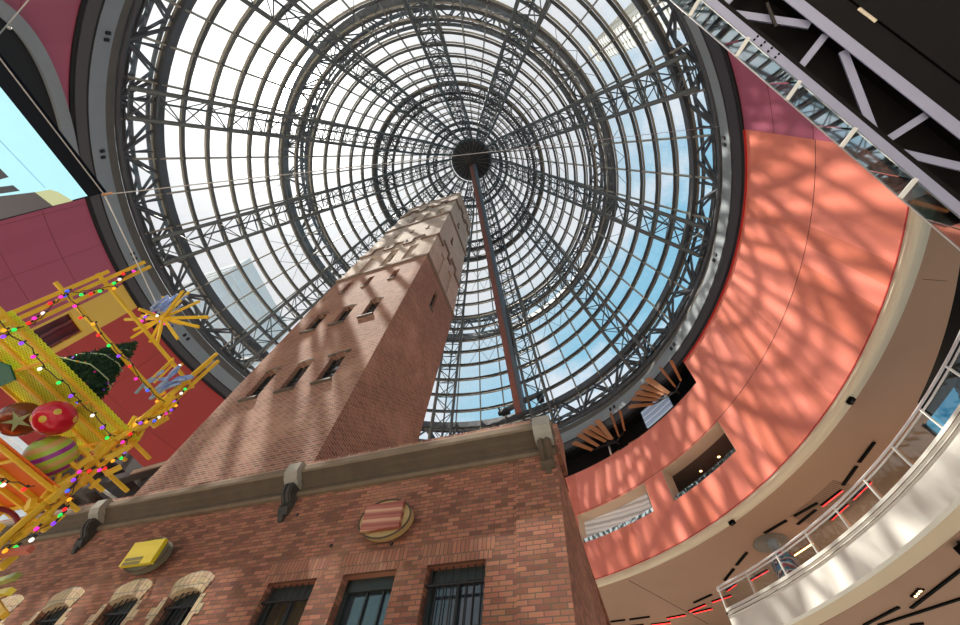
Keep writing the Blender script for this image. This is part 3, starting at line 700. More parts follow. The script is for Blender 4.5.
# ================================================================== BUILDINGS OUTSIDE
def office(name, label, corners, H, m, floors, bays):
    o = thing(name, label, 'office tower', (corners[0][0], corners[0][1], -EYE))
    pl = [Vector((x, y, -EYE)) for x, y in corners]
    MB().prism(pl, ZV * (H + EYE * 2)).build('facade', m, o)
    mb = MB(); n = len(pl)
    cen = sum(pl, Vector()) / n
    for i in range(n):
        p, q = pl[i], pl[(i + 1) % n]; nr = (q - p).cross(ZV).normalized()
        if nr.dot((p + q) / 2 - cen) < 0: nr = -nr
        for k in range(bays):
            c0 = p + (q - p) * ((k + .5) / bays); hw = (q - p) * (.36 / bays)
            mb.box(c0 + ZV * (H * .5) + nr * .05, hw, nr * .06, ZV * (H * .48))
    mb.build('window_strip', plain(name + '_glazing', (.84, .86, .87), .3, 0, .1, .3), o)
    mb = MB()
    for i in range(n):
        p, q = pl[i], pl[(i + 1) % n]; nr = (q - p).cross(ZV).normalized()
        if nr.dot((p + q) / 2 - cen) < 0: nr = -nr
        for k in range(floors): mb.box((p + q) / 2 + ZV * (H * (k + .5) / floors) + nr * .1, (q - p) / 2, nr * .12, ZV * .45)
    mb.build('spandrel', m, o)
    MB().prism([cen + (p - cen) * .6 + ZV * (H + EYE * 2) for p in pl], ZV * 3).build('plant_room', m, o)
l1 = Vector((-73.4, 51.5)); l2 = Vector((-60.4, 45.1)); l3 = Vector((-52., 65.4))
office('office_block', 'pale office block seen through the glass cone at left', [l1, l2, l3, l1 + l3 - l2], 90, M['tower_l'], 26, 6)
r1, r4, r3 = Vector((27.2, -21.8)), Vector((32.7, -17.2)), Vector((45.2, -33.3))
office('office_tower', 'tall beige office tower seen through the glass cone at upper right', [r1, r4, r3, r3 + r1 - r4], 200, M['tower_r'], 50, 3)

# ================================================================== SHOT TOWER
U0, NT = -8.283, 7.238
def tw(h): return 7.1 if h < 25.3 else 7.1 - .75 * (h - 25.3) / 20
def tr_(h): return 0. if h < 25.3 else .2 * (h - 25.3) / 20
def td(h): return 5.05 if h < 25.3 else 5.05 - 1.3 * (h - 25.3) / 20
def TF(u, h, out=0.):     # front face: u leftwards 0..7.1
    return W(U0 - (tr_(h) + u / 7.1 * (tw(h) - tr_(h))), NT - out, h)
def TS(v, h, out=0.):     # right side face: v 0..5.05 backwards
    return W(U0 - tr_(h) + out, NT + v / 5.05 * td(h), h)
shot = thing('shot_tower', 'tall tapering brick shot tower with small arched windows rising inside the glass cone', 'tower', W(U0 - 3.5, NT + 2.5, -EYE))
TOP = 44.9; SPL = 25.1
R1_ = [(5.12, 5.9, 12.05, 14.1), (3.3, 4.1, 12.05, 14.1), (1.49, 2.3, 12.05, 14.05)]
R2_ = [(5.1, 5.88, 17.5, 19.55), (3.3, 4.1, 17.5, 19.6), (1.53, 2.33, 17.5, 19.5)]
R3_ = [(5.3, 5.72, 22.3, 23.85), (3.6, 4.03, 22.3, 23.85), (1.66, 2.12, 22.3, 23.75)]
PAN = [(4.95, 5.7, 25.75, 28.75, .14), (3.15, 3.95, 25.75, 29.0, .14), (1.46, 2.2, 25.75, 28.75, .14)]
R4_ = [(4.85, 5.12, 33.0, 33.9), (3.12, 3.4, 33.0, 33.9), (1.46, 1.74, 32.8, 33.7)]
R5_ = [(4.1, 4.75, 36.95, 39.2, .16), (2.68, 3.3, 36.95, 39.3, .16), (1.1, 1.75, 37.2, 39.35, .16)]
fin = lambda u, h: D2
mb = MB(); grid_panel(mb, (0, 7.1), (-EYE, SPL), R1_ + R2_ + R3_, TF, fin, .32)
for hs_ in ((-EYE, SPL),):
    grid_panel(mb, (0, 5.05), hs_, [(2.15, 2.62, 21.6, 23.8)], TS, lambda u, h: -D1, .3)
    grid_panel(mb, (0, 5.05), hs_, [], lambda v, h: W(U0 - tw(h), NT + v / 5.05 * td(h), h), lambda u, h: D1, .3)
    grid_panel(mb, (0, 7.1), hs_, [], lambda u, h: W(U0 - u, NT + 5.05, h), lambda u, h: D1, .3)
mb.build('lower_shaft', M['brickt'], shot, fix=False)
# arch infill over the windows (segmental heads)
def head(mbx, u0, u1, ztop, rise, fnp, inset):
    n = 8; a = [(u0 + (u1 - u0) * i / n, ztop - rise + rise * (1 - (2 * i / n - 1) ** 2)) for i in range(n + 1)]
    for i in range(n):
        (x0, y0), (x1, y1) = a[i], a[i + 1]
        mbx.add([fnp(x0, y0), fnp(x1, y1), fnp(x1, ztop), fnp(x0, ztop)], [(0, 1, 2, 3)])
        mbx.add([fnp(x0, y0), fnp(x1, y1), fnp(x1, y1) + D2 * inset, fnp(x0, y0) + D2 * inset], [(0, 1, 2, 3)])
for h_ in R1_ + R2_:
    mb = MB(); head(mb, h_[0], h_[1], h_[3], .2, TF, .25); mb.build('arch_infill', M['brickt'], shot, fix=False)
mb = MB(); zs = (SPL, TOP); extra = [30, 33, 36.5, 40, 43]
def front_up(u, h): return TF(u, h)
grid_panel(mb, (0, 7.1), (SPL, TOP), PAN + R4_ + R5_, TF, fin, .28)
grid_panel(mb, (0, 5.05), (SPL, TOP), [(1.85, 2.2, 32.7, 34.1), (2.0, 2.35, 37.6, 39.), (1.3, 1.9, 25.75, 28.8, .14), (2.9, 3.5, 25.75, 28.8, .14)], TS, lambda u, h: -D1, .28)
grid_panel(mb, (0, 5.05), (SPL, TOP), [], lambda v, h: W(U0 - tw(h), NT + v / 5.05 * td(h), h), lambda u, h: D1, .3)
grid_panel(mb, (0, 7.1), (SPL, TOP), [], lambda u, h: W(U0 - tr_(h) - u / 7.1 * (tw(h) - tr_(h)), NT + td(h), h), lambda u, h: D1, .3)
for p_ in PAN + R5_:     # backs of the blind panels
    grid_panel(mb, (p_[0] - .02, p_[1] + .02), (p_[2] - .02, p_[3] + .02), [(3.4, 3.68, 26.6, 28.2, .2)] if p_ is PAN[1] else ([(p_[0] + .2, p_[1] - .2, p_[2] + .5, p_[2] + 1.5, .2)] if p_ in R5_ else []), lambda u, h: TF(u, h, -.14), fin, .2)
for v0, v1 in ((1.3, 1.9), (2.9, 3.5)): grid_panel(mb, (v0 - .02, v1 + .02), (25.7, 28.85), [], lambda v, h: TS(v, h, -.14), lambda u, h: -D1, .1)
mb.add([W(U0 - tw(TOP), NT, TOP), W(U0 - tr_(TOP), NT, TOP), W(U0 - tr_(TOP), NT + td(TOP), TOP), W(U0 - tw(TOP), NT + td(TOP), TOP)], [(0, 1, 2, 3)])
mb.build('upper_shaft', M['brickp'], shot, fix=False)
def belt(h, t, out, m, nm='belt_course'):
    mb = MB()
    w_, r_, d_ = tw(h), tr_(h), td(h)
    mb.wbox(U0 - w_ - out, U0 - r_ + out, NT - out, NT + d_ + out, h - t / 2, h + t / 2)
    mb.wbox(U0 - w_ - out * .5, U0 - r_ + out * .5, NT - out * .5, NT + d_ + out * .5, h - t, h - t / 2)
    return mb.build(nm, m, shot)
belt(25.15, .28, .1, M['corbel']); belt(36.4, .25, .1, M['corbel'])
# stepped corbel courses
def stepped(segs, hl, hh, t, out, sidesegs, m):
    mb = MB()
    for k, (u0, u1, hi) in enumerate(segs):
        h = hh if hi else hl
        mb.prism([TF(u0, h - t / 2, out), TF(u1, h - t / 2, out), TF(u1, h + t / 2, out), TF(u0, h + t / 2, out)], D2 * (out + .02))
        if k:
            uj = u0; mb.prism([TF(uj - .08, hl - t / 2, out), TF(uj + .08, hl - t / 2, out), TF(uj + .08, hh + t / 2, out), TF(uj - .08, hh + t / 2, out)], D2 * (out + .02))
    for k, (v0, v1, hi) in enumerate(sidesegs):
        h = hh if hi else hl
        mb.prism([TS(v0, h - t / 2, out), TS(v1, h - t / 2, out), TS(v1, h + t / 2, out), TS(v0, h + t / 2, out)], D1 * -(out + .02))
        if k: mb.prism([TS(v0 - .08, hl - t / 2, out), TS(v0 + .08, hl - t / 2, out), TS(v0 + .08, hh + t / 2, out), TS(v0 - .08, hh + t / 2, out)], D1 * -(out + .02))
    return mb.build('stepped_corbel', m, shot)
stepped([(7.15, 6.0, 0), (6.0, 4.85, 1), (4.85, 4.1, 0), (4.1, 3.05, 1), (3.05, 2.35, 0), (2.35, 1.4, 1), (1.4, -.1, 0)], 29.65, 30.55, .26, .12, [(-.1, 1.0, 0), (1., 2.2, 1), (2.2, 2.75, 0), (2.75, 3.8, 1), (3.8, 5.1, 0)], M['corbel'])
stepped([(7.15, 6.0, 0), (6.0, 5.1, 1), (5.1, 3.9, 0), (3.9, 3.0, 1), (3.0, 2.0, 0), (2.0, 1.2, 1), (1.2, -.1, 0)], 41.4, 42.2, .3, .14, [(-.1, 1.2, 0), (1.2, 2.2, 1), (2.2, 3.2, 0), (3.2, 4.1, 1), (4.1, 5.1, 0)], M['corbel'])
belt(44.75, .3, .08, M['brickp'], 'coping')
# windows of the tower
def twin(hole, kind):
    u0, u1, z0, z1 = hole[:4]; o = None
    uc = (u0 + u1) / 2
    mb = MB(); dp = .24
    mb.prism([TF(u0, z0, -dp), TF(u1, z0, -dp), TF(u1, z1, -dp), TF(u0, z1, -dp)], D2 * .05)
    o = mb.build('window_pane', M['pane'], shot); 
    mb = MB()
    if kind < 2:
        fw_ = .06
        for a, b in ((u0, u0 + fw_), (u1 - fw_, u1)): mb.prism([TF(a, z0, -dp + .06), TF(b, z0, -dp + .06), TF(b, z1, -dp + .06), TF(a, z1, -dp + .06)], D2 * .07)
        zm = z0 + (z1 - z0) * .45
        for a, b in ((z0, z0 + fw_), (zm, zm + fw_)): mb.prism([TF(u0, a, -dp + .06), TF(u1, a, -dp + .06), TF(u1, b, -dp + .06), TF(u0, b, -dp + .06)], D2 * .07)
        mb.build('sash', M['frame'], o)
        sl_ = MB(); sl_.prism([TF(u0 - .06, z0 - .13, .13), TF(u1 + .06, z0 - .13, .13), TF(u1 + .06, z0, .1), TF(u0 - .06, z0, .1)], D2 * .3); sl_.build('sill', M['sill'], o)
        ar = MB(); n = 8
        pts = [(u0 - .03 + (u1 - u0 + .06) * i / n, z1 - .17 + .2 * (1 - (2 * i / n - 1) ** 2)) for i in range(n + 1)]
        for i in range(n):
            (x0, y0), (x1, y1) = pts[i], pts[i + 1]
            ar.prism([TF(x0, y0, .03), TF(x1, y1, .03), TF(x1, y1 + .09, .03), TF(x0, y0 + .09, .03)], D2 * .08)
        ar.build('arch_head', M['sill'], o)
    else:
        sl_ = MB(); sl_.prism([TF(u0 - .04, z0 - .09, .07), TF(u1 + .04, z0 - .09, .07), TF(u1 + .04, z0, .06), TF(u0 - .04, z0, .06)], D2 * .2); sl_.build('sill', M['sill'], o)
for h_ in R1_ + R2_: twin(h_, 0)
for h_ in R3_: twin(h_, 2)
for h_ in R4_: twin(h_, 3)
mb = MB(); mb.prism([TF(2.5, 13.93, .09), TF(2.2, 13.93, .09), TF(2.2, 14.03, .09), TF(2.5, 14.03, .09)], D2 * .1).prism([TF(1.6, 13.98, .09), TF(1.35, 13.98, .09), TF(1.35, 14.08, .09), TF(1.6, 14.08, .09)], D2 * .1); mb.build('hood_mould', M['sill'], shot)
for (u0, u1, z0, z1) in [(3.4, 3.68, 26.6, 28.2)] + [(p_[0] + .2, p_[1] - .2, p_[2] + .5, p_[2] + 1.5) for p_ in R5_]:
    MB().prism([TF(u0, z0, -.3), TF(u1, z0, -.3), TF(u1, z1, -.3), TF(u0, z1, -.3)], D2 * .04).build('window_pane', M['pane'], shot)
for (v0, v1, z0, z1) in [(2.15, 2.62, 21.6, 23.8), (1.85, 2.2, 32.7, 34.1), (2.0, 2.35, 37.6, 39.)]:
    o = MB().prism([TS(v0, z0, -.2), TS(v1, z0, -.2), TS(v1, z1, -.2), TS(v0, z1, -.2)], D1 * -.05).build('window_pane', M['pane'], shot)
    MB().prism([TS(v0 - .05, z0 - .1, .1), TS(v1 + .05, z0 - .1, .1), TS(v1 + .05, z0, .08), TS(v0 - .05, z0, .08)], D1 * -.25).build('sill', M['sill'], o)
mb = MB()
for u, h in ((6.4, 32.2), (4.2, 32.2), (2.45, 32.2)): mb.prism([TF(u, h, .004), TF(u + .16, h, .004), TF(u + .16, h + .16, .004), TF(u, h + .16, .004)], D2 * .02)
mb.build('putlog_hole', M['black'], shot)
# ================================================================== LOW BRICK BUILDING
NB = 6.0
UC = -.92
def BF(u, h, out=0.): return W(u, NB - out, h)
bd = thing('brick_building', 'low red brick building with stone cornice and barred windows in front of the shot tower', 'building', W(-9, NB + 2, -EYE))
AW = [(-8.64, -7.84, -1., 3.62), (-10.21, -9.41, -1., 3.62), (-12.12, -11.32, -1., 3.62), (-14.0, -13.2, -1., 3.62)]
RW = [(-3.22, -2.21, -.2, 3.545), (-4.79, -3.77, -.2, 3.545), (-6.35, -5.32, -.2, 3.545)]
UL = -26.
mb = MB(); grid_panel(mb, (UL, UC), (-EYE, 5.5), AW + RW, BF, lambda u, h: D2, .3)
SF = W(-1.11, 12.64, 0); SN = W(UC, NB, 0)          # the side wall runs back at a slightly different angle
sd = (SF - SN); sd.z = 0; sd = sd / sd.length
def SW(t, h): return SN + sd * t + ZV * h
mb.add([SW(0, -EYE), SW(16, -EYE), SW(16, 5.42), SW(0, 5.42)], [(0, 1, 2, 3)])
for u0, u1, v0, v1 in ((UL, UC, NB, NT - .01), (UL, U0 - 7.11, NT - .01, 20), (U0 + .01, UC - .1, NT - .01, 20)): mb.add([W(u0, v0, 5.42), W(u1, v0, 5.42), W(u1, v1, 5.42), W(u0, v1, 5.42)], [(0, 1, 2, 3)])
mb.build('wall', M['brickb'], bd, fix=False)
mb = MB(); mb.prism([W(-1.7, NB - .035, -EYE), W(UC + .0, NB - .035, -EYE), W(UC + .0, NB + .02, -EYE), W(-1.7, NB + .02, -EYE)], ZV * (5.4 + EYE)); mb.build('corner_pier', M['brickb'], bd)
for h_ in AW:
    mb = MB(); head(mb, h_[0], h_[1], h_[3], .12, BF, .25); mb.build('arch_infill', M['cream'], bd, fix=False)
# cornice: profile swept along the facade (v offset outwards, h)
prof = [(0, 5.36), (.06, 5.36), (.08, 5.42), (.1, 5.46), (.08, 5.5), (.12, 5.56), (.20, 5.62), (.23, 5.68), (.31, 5.74), (.33, 5.86), (.3, 5.9), (0, 5.9)]
mb = MB(); mb.prism([W(UL, NB - o_, h) for o_, h in prof], D1 * (UC - UL + .02)); mb.build('cornice', M['stone'], bd)
mb = MB(); mb.prism([W(UL, NB - o_, h) for o_, h in [(.2, 5.76), (.32, 5.76), (.345, 5.8), (.345, 5.91), (.2, 5.91)]], D1 * (UC - UL + .03)); mb.build('cornice_moulding', plain('cornice_top_moulding_stone', (.20, .145, .095), .85, 0, .3, 3., .3), bd)
mb = MB(); mb.prism([W(UL, NB - o_, h) for o_, h in [(0, 5.33), (.07, 5.34), (.1, 5.39), (.07, 5.44), (0, 5.44)]], D1 * (UC - UL)); mb.build('cornice_bead', plain('cornice_bead_stone', (.165, .115, .073), .85, 0, .3, 3., .3), bd)
mb = MB(); mb.wbox(UL, UC - .4, NB - .28, NB + .3, 5.91, 6.07); mb.build('parapet', M['brickt'], bd)  # paler tower brick puts the sunlight on this strip into its colour
mb = MB(); mb.prism([W(UC - .01, NB + .05, 5.4), W(UC + .08, NB + .05, 5.4), W(UC + .08, NB + .7, 5.4), W(UC - .01, NB + .7, 5.4)], ZV * .78); mb.build('corner_parapet', M['brickb'], bd)
def bracket(uc):
    mb = MB(); w_ = .17; lo = 4.9 if uc > -2 else 4.78
    pf = [(.0, 5.5), (.0, 5.98), (.40, 5.98), (.46, 5.93), (.46, 5.70), (.38, 5.58), (.26, 5.5)]
    mb.prism([W(uc - w_, NB - o_, h) for o_, h in pf], D1 * 2 * w_); b_ = mb.build('bracket', M['stonelight'], bd)
    mb = MB(); w2 = .12; f_ = lambda h: lo + (h - 4.42) / 1.08 * (5.52 - lo)
    pf = [(0, 4.62), (.06, 4.6), (.11, 4.68), (.14, 4.8), (.11, 4.92), (.17, 5.0), (.25, 5.1), (.3, 5.25), (.3, 5.45), (.25, 5.5), (0, 5.5)]
    mb.prism([W(uc - w2, NB - o_, f_(h)) for o_, h in pf], D1 * 2 * w2)
    for k in (-1, 1): mb.prism([W(uc + k * .06 - .03, NB - o_ - .035, f_(h)) for o_, h in pf[3:-1]] + [W(uc + k * .06 - .03, NB - .09, f_(5.5)), W(uc + k * .06 - .03, NB - .04, f_(4.8))], D1 * .06)
    mb.prism([W(uc - .06, NB - o_, f_(h)) for o_, h in [(0, 4.42), (.05, 4.42), (.09, 4.52), (.09, 4.6), (0, 4.64)]], D1 * .12)
    mb.build('scroll', M['stonedark'] if uc < -2 else M['stone'], b_)
for uc in (-1.08, -6.86, -12.92, -18.7): bracket(uc)
# voussoirs and quoins
for h_ in AW:
    mb = MB()
    for r in range(3):
        n = 16; a0, a1, zt, rise = h_[0] - .02 - r * .03, h_[1] + .02 + r * .03, h_[3] + .01 + r * .105, .12 + r * .015
        pts = [(a0 + (a1 - a0) * i / n, zt - rise + rise * (1 - (2 * i / n - 1) ** 2)) for i in range(n + 1)]
        mb.prism([BF(x, y, .012) for x, y in pts] + [BF(x, y + .1, .012) for x, y in reversed(pts)], D2 * .03)
    mb.build('arch_ring', M['cream'], bd)
    for x, s in ((h_[0], -1), (h_[1], 1)):
        mb = MB(); poly = []
        for k in range(30):
            zq = 3.5 - k * .172; l_ = .23 if k % 2 else .12
            poly += [(x + s * l_, zq), (x + s * l_, zq - .172)]
        for k in range(30):
            (xa, za), (xb, zb) = poly[2 * k], poly[2 * k + 1]
            mb.prism([BF(x, za, .008), BF(xa, za, .008), BF(xb, zb, .008), BF(x, zb, .008)], D2 * .02)
        mb.build('quoin', M['cream'], bd)
vb = brick('voussoir_red_brick', (.37, .15, .09), (.24, .095, .06), (.13, .085, .06), .075, .22, .008, .35)
for h_ in RW: MB().prism([BF(h_[0] - .1, 3.545, .002), BF(h_[1] + .1, 3.545, .002), BF(h_[1] + .16, 3.9, .002), BF(h_[0] - .16, 3.9, .002)], D2 * .02).build('flat_arch', vb, bd)
def bwin(h_, kind):
    u0, u1, z0, z1 = h_; dp = .2
    mb = MB(); mb.wbox(u0, u1, NB + dp + .06, NB + dp + .08, z0, z1); o = mb.build('window', M['pane'] if kind != 'brown' else M['panebrown'], bd)
    mb = MB(); f_ = .08
    for a, b in ((u0, u0 + f_), (u1 - f_, u1)): mb.wbox(a, b, NB + dp - .02, NB + dp + .07, z0, z1)
    mb.wbox(u0, u1, NB + dp - .02, NB + dp + .07, z1 - .2, z1)
    if kind == 'blue':
        for t in (.42, .72): mb.wbox(u0 + (u1 - u0) * t - .015, u0 + (u1 - u0) * t + .015, NB + dp + .02, NB + dp + .07, z0, z1)
    else:
        mb.wbox(u0, u1, NB + dp, NB + dp + .07, z1 - .85, z1 - .79)
        um = (u0 + u1) / 2; mb.wbox(um - .025, um + .025, NB + dp, NB + dp + .07, z0, z1)
    mb.build('frame', M['frame'], o)
    if kind != 'blue':
        n = 8 if u1 - u0 > .9 else 6
        for i in range(n):
            x = u0 + (u1 - u0) * (i + .6) / (n + .2); MB().tube(W(x, NB + .08, z0), W(x, NB + .08, z1 - .02), .011, 6).build('bar', M['iron'], o)
        for q in (.3, 1.3): MB().wbox(u0, u1, NB + .06, NB + .1, z1 - q, z1 - q + .03).build('cross_bar', M['iron'], o)
for h_ in AW: bwin(h_, 'arch')
bwin(RW[0], 'dark'); bwin(RW[1], 'blue'); bwin(RW[2], 'brown')
for u, h in ((-4.0, 3.98), (-5.3, 4.1), (-6.5, 4.9)): MB().lathe(BF(u, h, .015), [(.001, 0), (.035, 0), (.035, .03)], 8, D2).build('wall_tie', M['iron'], bd)
# oval signs
def oval(uc, hc, a, b, name, lab, mo, mp, sq, skew, tilt):
    o = thing(name, lab, 'sign', BF(uc, hc)); n = 48
    nrm = (-D2 * math.cos(tilt) - ZV * math.sin(tilt)).normalized(); up = (ZV * math.cos(tilt) - D2 * math.sin(tilt)).normalized()
    c = BF(uc, hc, .3)
    pts = [c + D1 * (a * math.cos(2 * PI * i / n)) + up * (b * math.sin(2 * PI * i / n)) for i in range(n)]
    MB().prism(pts, nrm * -.14).build('oval_board', mo, o)
    rim = MB(); rim.path([p + nrm * .005 for p in pts], .018, 6, None, True); rim.build('rim', M['stone'], o)
    q = [c + nrm * .1 + D1 * (x + skew * y) + up * y for x, y in ((-sq[0], -sq[1]), (sq[0], -sq[1]), (sq[0], sq[1]), (-sq[0], sq[1]))]
    MB().prism(q, nrm * -.09).build('picture_panel', mp, o)
    MB().bar(BF(uc - .2, hc, 0), c - nrm * .05 - D1 * .2, .06).bar(BF(uc + .2, hc, 0), c - nrm * .05 + D1 * .2, .06).build('wall_bracket', M['iron'], o)
pk = stripes('red_brown_streaked_picture', [(.30, .07, .045), (.36, .11, .07), (.24, .05, .035), (.33, .09, .06), (.5, .26, .15)], tuple(ZV + D1 * .04), .19, .5, .35, 0, tuple(BF(0, 3.9)), True)
yk = stripes('yellow_streaked_picture', [(.78, .58, .02), (.75, .55, .02), (.78, .6, .03), (.76, .56, .02), (.8, .6, .03)], tuple(ZV), .6, .45, .1, 0, (0, 0, 0), True)
oval(-4.1, 4.29, .52, .345, 'oval_sign', 'oval tan sign with red brown streaked panel above the blue window', plain('oval_tan', (.42, .29, .12), .6), pk, (.385, .235), 0, .12)
oval(-9.76, 4.26, .54, .33, 'oval_sign', 'oval grey sign with yellow panel above the arched windows', plain('oval_olive_grey', (.13, .12, .08), .6), yk, (.43, .235), 0, .12)
ys = bpy.data.objects['oval_sign.001']
mb = MB(); c = BF(-9.76, 4.26, .3); nr = (-D2 * math.cos(.12) - ZV * math.sin(.12)); up = (ZV * math.cos(.12) - D2 * math.sin(.12))
for y in (-.12, -.2): mb.box(c + nr * .104 - D1 * .12 + up * y, D1 * .24, nr * .004, up * .03)
mb.build('grey_smear', plain('grey_smear_print', (.22, .17, .05), .6), ys)

# roof timbers between the tower and the left end
rt_ = thing('roof_hoist', 'dark crossed timber beams on the brick building roof left of the tower', 'timber frame', W(-17.5, 8.6, 5.5))
def rp(x, y, v=9.0):
    r = Bm @ Vector((x - 480, y - 312.5, F)); return Vector((0, 0, EYE)) + r * (v / r.dot(D2))
MB().bar(rp(98, 432), rp(176, 512), .55, .4, D2).build('brace', M['wood'], rt_)
MB().bar(rp(88, 488, 8.5), rp(167, 466, 8.5), .36, .3, D2).build('arm', M['wood'], rt_)
MB().bar(rp(132, 472.5, 8.3), rp(166, 463, 8.3), .22, .05, D2).build('sunlit_face', M['woodpale'], rt_)
MB().bar(rp(76, 462, 9.5), rp(132, 508, 9.5), .7, .4, D2).build('brace', M['wood'], rt_)
MB().bar(rp(118, 501, 9.6), rp(172, 485, 9.6), .4, .3, D2).build('arm', M['wood'], rt_)
MB().tube(rp(84, 476, 8.2), rp(122, 504, 8.2), .06, 6).build('stay_rod', M['stonelight'], rt_)
mb = MB(); mb.ball(rp(98, 496, 10.6), 2.0, 26, 18, .9)
for i, p in enumerate(mb.v):
    q = p - rp(98, 496, 10.6); k = 1 + .16 * math.sin(q.x * 3.1 + q.z * 2.2) + .12 * math.sin(q.y * 5.3 - q.z * 4.1) + .05 * math.sin(q.x * 11 + q.y * 9); mb.v[i] = rp(98, 496, 10.6) + q * k
mb.build('dark_cover', M['wood'], rt_)
MB().bar(rp(98, 496, 10.6) - ZV * 8, rp(98, 496, 10.6), .4).bar(rp(150, 480, 9.3) - ZV * 6, rp(150, 480, 9.3), .4).build('post', M['wood'], rt_)

# ================================================================== HANGING CHRISTMAS FRAME
U1 = -9.15
xf = thing('christmas_scaffold', 'tall yellow timber and mesh Christmas display frame left of the brick building', 'display', W(-10, 2, -EYE))
def stick(p, q, w=.06, nm='batten'): return MB().bar(p, q, w, w, D1).build(nm, M['xyellow'], xf)
for v, u, h0, h1 in ((.52, U1, -EYE, 8.0), (.66, U1, -EYE, 8.05), (.4, U1 - .05, 3, 7.2), (3.25, U1, -EYE, 8.05), (3.42, U1, -EYE, 7.95), (3.33, U1 - .12, -EYE, 7.9), (.5, -10.65, -EYE, 5.3), (3.4, -10.65, -EYE, 5.3)):
    stick(W(u, v, h0), W(u, v, h1), .07, 'post')
for h, v0, v1, w_ in ((6.95, .35, 3.5, .06), (6.2, .2, 3.45, .06), (5.22, .2, 4.0, .06), (3.86, .3, 3.75, .06)): stick(W(U1, v0, h), W(U1, v1, h), w_, 'rung')
for u, v0, v1 in ((-9.7, .4, 3.9), (-10.15, .9, 3.5), (-10.65, 1.1, 3.5)): stick(W(u, v0, 5.2), W(u, v1, 5.2), .055, 'joist')
for u in (-9.72, -10.15, -10.65): stick(W(u, .4, 3.86), W(u, 3.6, 3.86), .07, 'joist')
for v in (1.35, 2.35, 3.3): stick(W(-10.7, v, 5.19), W(U1, v, 5.19), .045, 'cross_batten')
for v in (1.3, 2.4, 3.4): stick(W(-10.7, v, 3.85), W(U1, v, 3.85), .045, 'cross_batten')
mb = MB(); a = [W(-10.65, .35, 5.24), W(U1 + .18, .35, 5.24), W(U1 + .18, 3.5, 5.24), W(-10.65, 3.5, 5.24)]; mb.prism(a, ZV * .012); mb.build('mesh_deck', M['xmesh'], xf)
mb = MB(); a = [W(-10.8, .4, 3.9), W(U1 + .1, .4, 3.9), W(U1 + .1, 3.5, 3.9), W(-10.8, 3.5, 3.9)]; mb.prism(a, ZV * .012); mb.build('mesh_deck', M['omesh'], xf)['label'] = 'orange mesh deck'
for (x0, dx) in ((3.35, 4),):                       # loose short battens nailed along the posts
    k = 52
    for i in range(k):
        h = 2.6 + (6.6 - 2.6) * (i + random.random()) / k if x0 > 1 else 4.6 + 3.2 * (i + random.random()) / k
        l = random.uniform(.16, .42); p = W(U1 + random.uniform(-.2, .14), x0 + random.uniform(-.22, .22), h)
        stick(p, p + ZV * l + D2 * random.uniform(-.1, .1) + D1 * random.uniform(-.12, .12), random.uniform(.05, .1))
for v0, v1, h in ((2.9, 4.15, 4.55), (3.0, 3.8, 4.3)): stick(W(U1, v0, h), W(U1, v1, h), .06)
for k, (u, v, h) in enumerate(((U1, 2.72, 6.5), (U1 - .1, 2.78, 6.55), (U1 - .1, 2.86, 6.5), (U1 + .05, 2.94, 6.55))):
    stick(W(u, v, h - .1), W(u + .06, v - .08, h + .5), .035)
# small things on the frame
c = W(-9.95, 2.08, 5.26); tr = thing('christmas_tree', 'decorated green Christmas tree standing on the yellow mesh deck', 'christmas tree', c)
mb = MB()
mb.lathe(c, [(.56, .08), (.44, .5), (.24, 1.15), (.03, 1.95)], 16)
for i in range(2600):
    t = 1 - math.sqrt(random.random()); a = random.uniform(0, 2 * PI); r = .66 * (1 - t) + .03
    o_ = Vector((math.cos(a), math.sin(a), 0)); p = c + ZV * (.08 + 1.86 * t) + o_ * (r * random.uniform(.72, .98))
    d = (o_ + ZV * random.uniform(-.7, .7) + Vector((-o_.y, o_.x, 0)) * random.uniform(-.8, .8)).normalized()
    mb.tube(p, p + d * random.uniform(.04, .09), .024, 3, .008)
mb.build('foliage', M['pine'], tr)
mb = MB(); mb.tube(c, c + ZV * .4, .06, 8); mb.build('trunk', M['wood'], tr)
gp = []
for i in range(90):
    t = i / 89; a = t * 14 * PI / 2; r = .68 * (1 - t) + .05; gp.append(c + ZV * (.12 + 1.7 * t) + Vector((math.cos(a), math.sin(a), 0)) * r)
MB().path([p + Vector((random.uniform(-.03, .03), random.uniform(-.03, .03), random.uniform(-.03, .03))) for p in gp], .014, 4).build('tinsel', M['garland'], tr)
BC = dict(red=(1., .02, .02), blue=(.05, .12, 1.), green=(.02, .9, .12), pink=(1., .03, .5), amber=(1., .4, .02), white=(1., .95, .85), violet=(.28, .05, 1.))
BM = {k: glow('bulb_' + k, v, .85) for k, v in BC.items()}; BK = list(BM)
OM = {k: plain('ornament_' + k, tuple(x * .7 for x in v), .2, .3) for k, v in BC.items()}
for i in range(64):
    t = random.random() ** 1.4; a = random.uniform(0, 2 * PI); r = .68 * (1 - t) + .05
    k = random.choice(BK); MB().ball(c + ZV * (.12 + 1.65 * t) + Vector((math.cos(a), math.sin(a), 0)) * r, .022, 8, 5).build('ornament', OM[k], tr)
c = W(-9.13, 2.22, 4.62); o = thing('red_bauble', 'shiny red bauble with yellow dots hanging above the striped bauble', 'bauble', c)
b_ = MB().ball(c, .31, 28, 16, .92).build('ball', plain('bauble_red', (.55, .01, .03), .18, .1), o)
for th, ph in ((2.3, .35), (1.2, -.3), (3.4, -.15), (2.9, .9), (.3, .4), (4.4, .2), (1.9, -.75), (3.1, -.8), (2.0, 1.0)):
    d = Vector((math.cos(th + 2) * math.cos(ph), math.sin(th + 2) * math.cos(ph), math.sin(ph) * .95))
    MB().lathe(c + d * .292, [(.001, .018), (.05, .014), (.065, 0)], 12, d).build('dot', plain('dot_yellow', (.6, .4, .05), .4), b_)
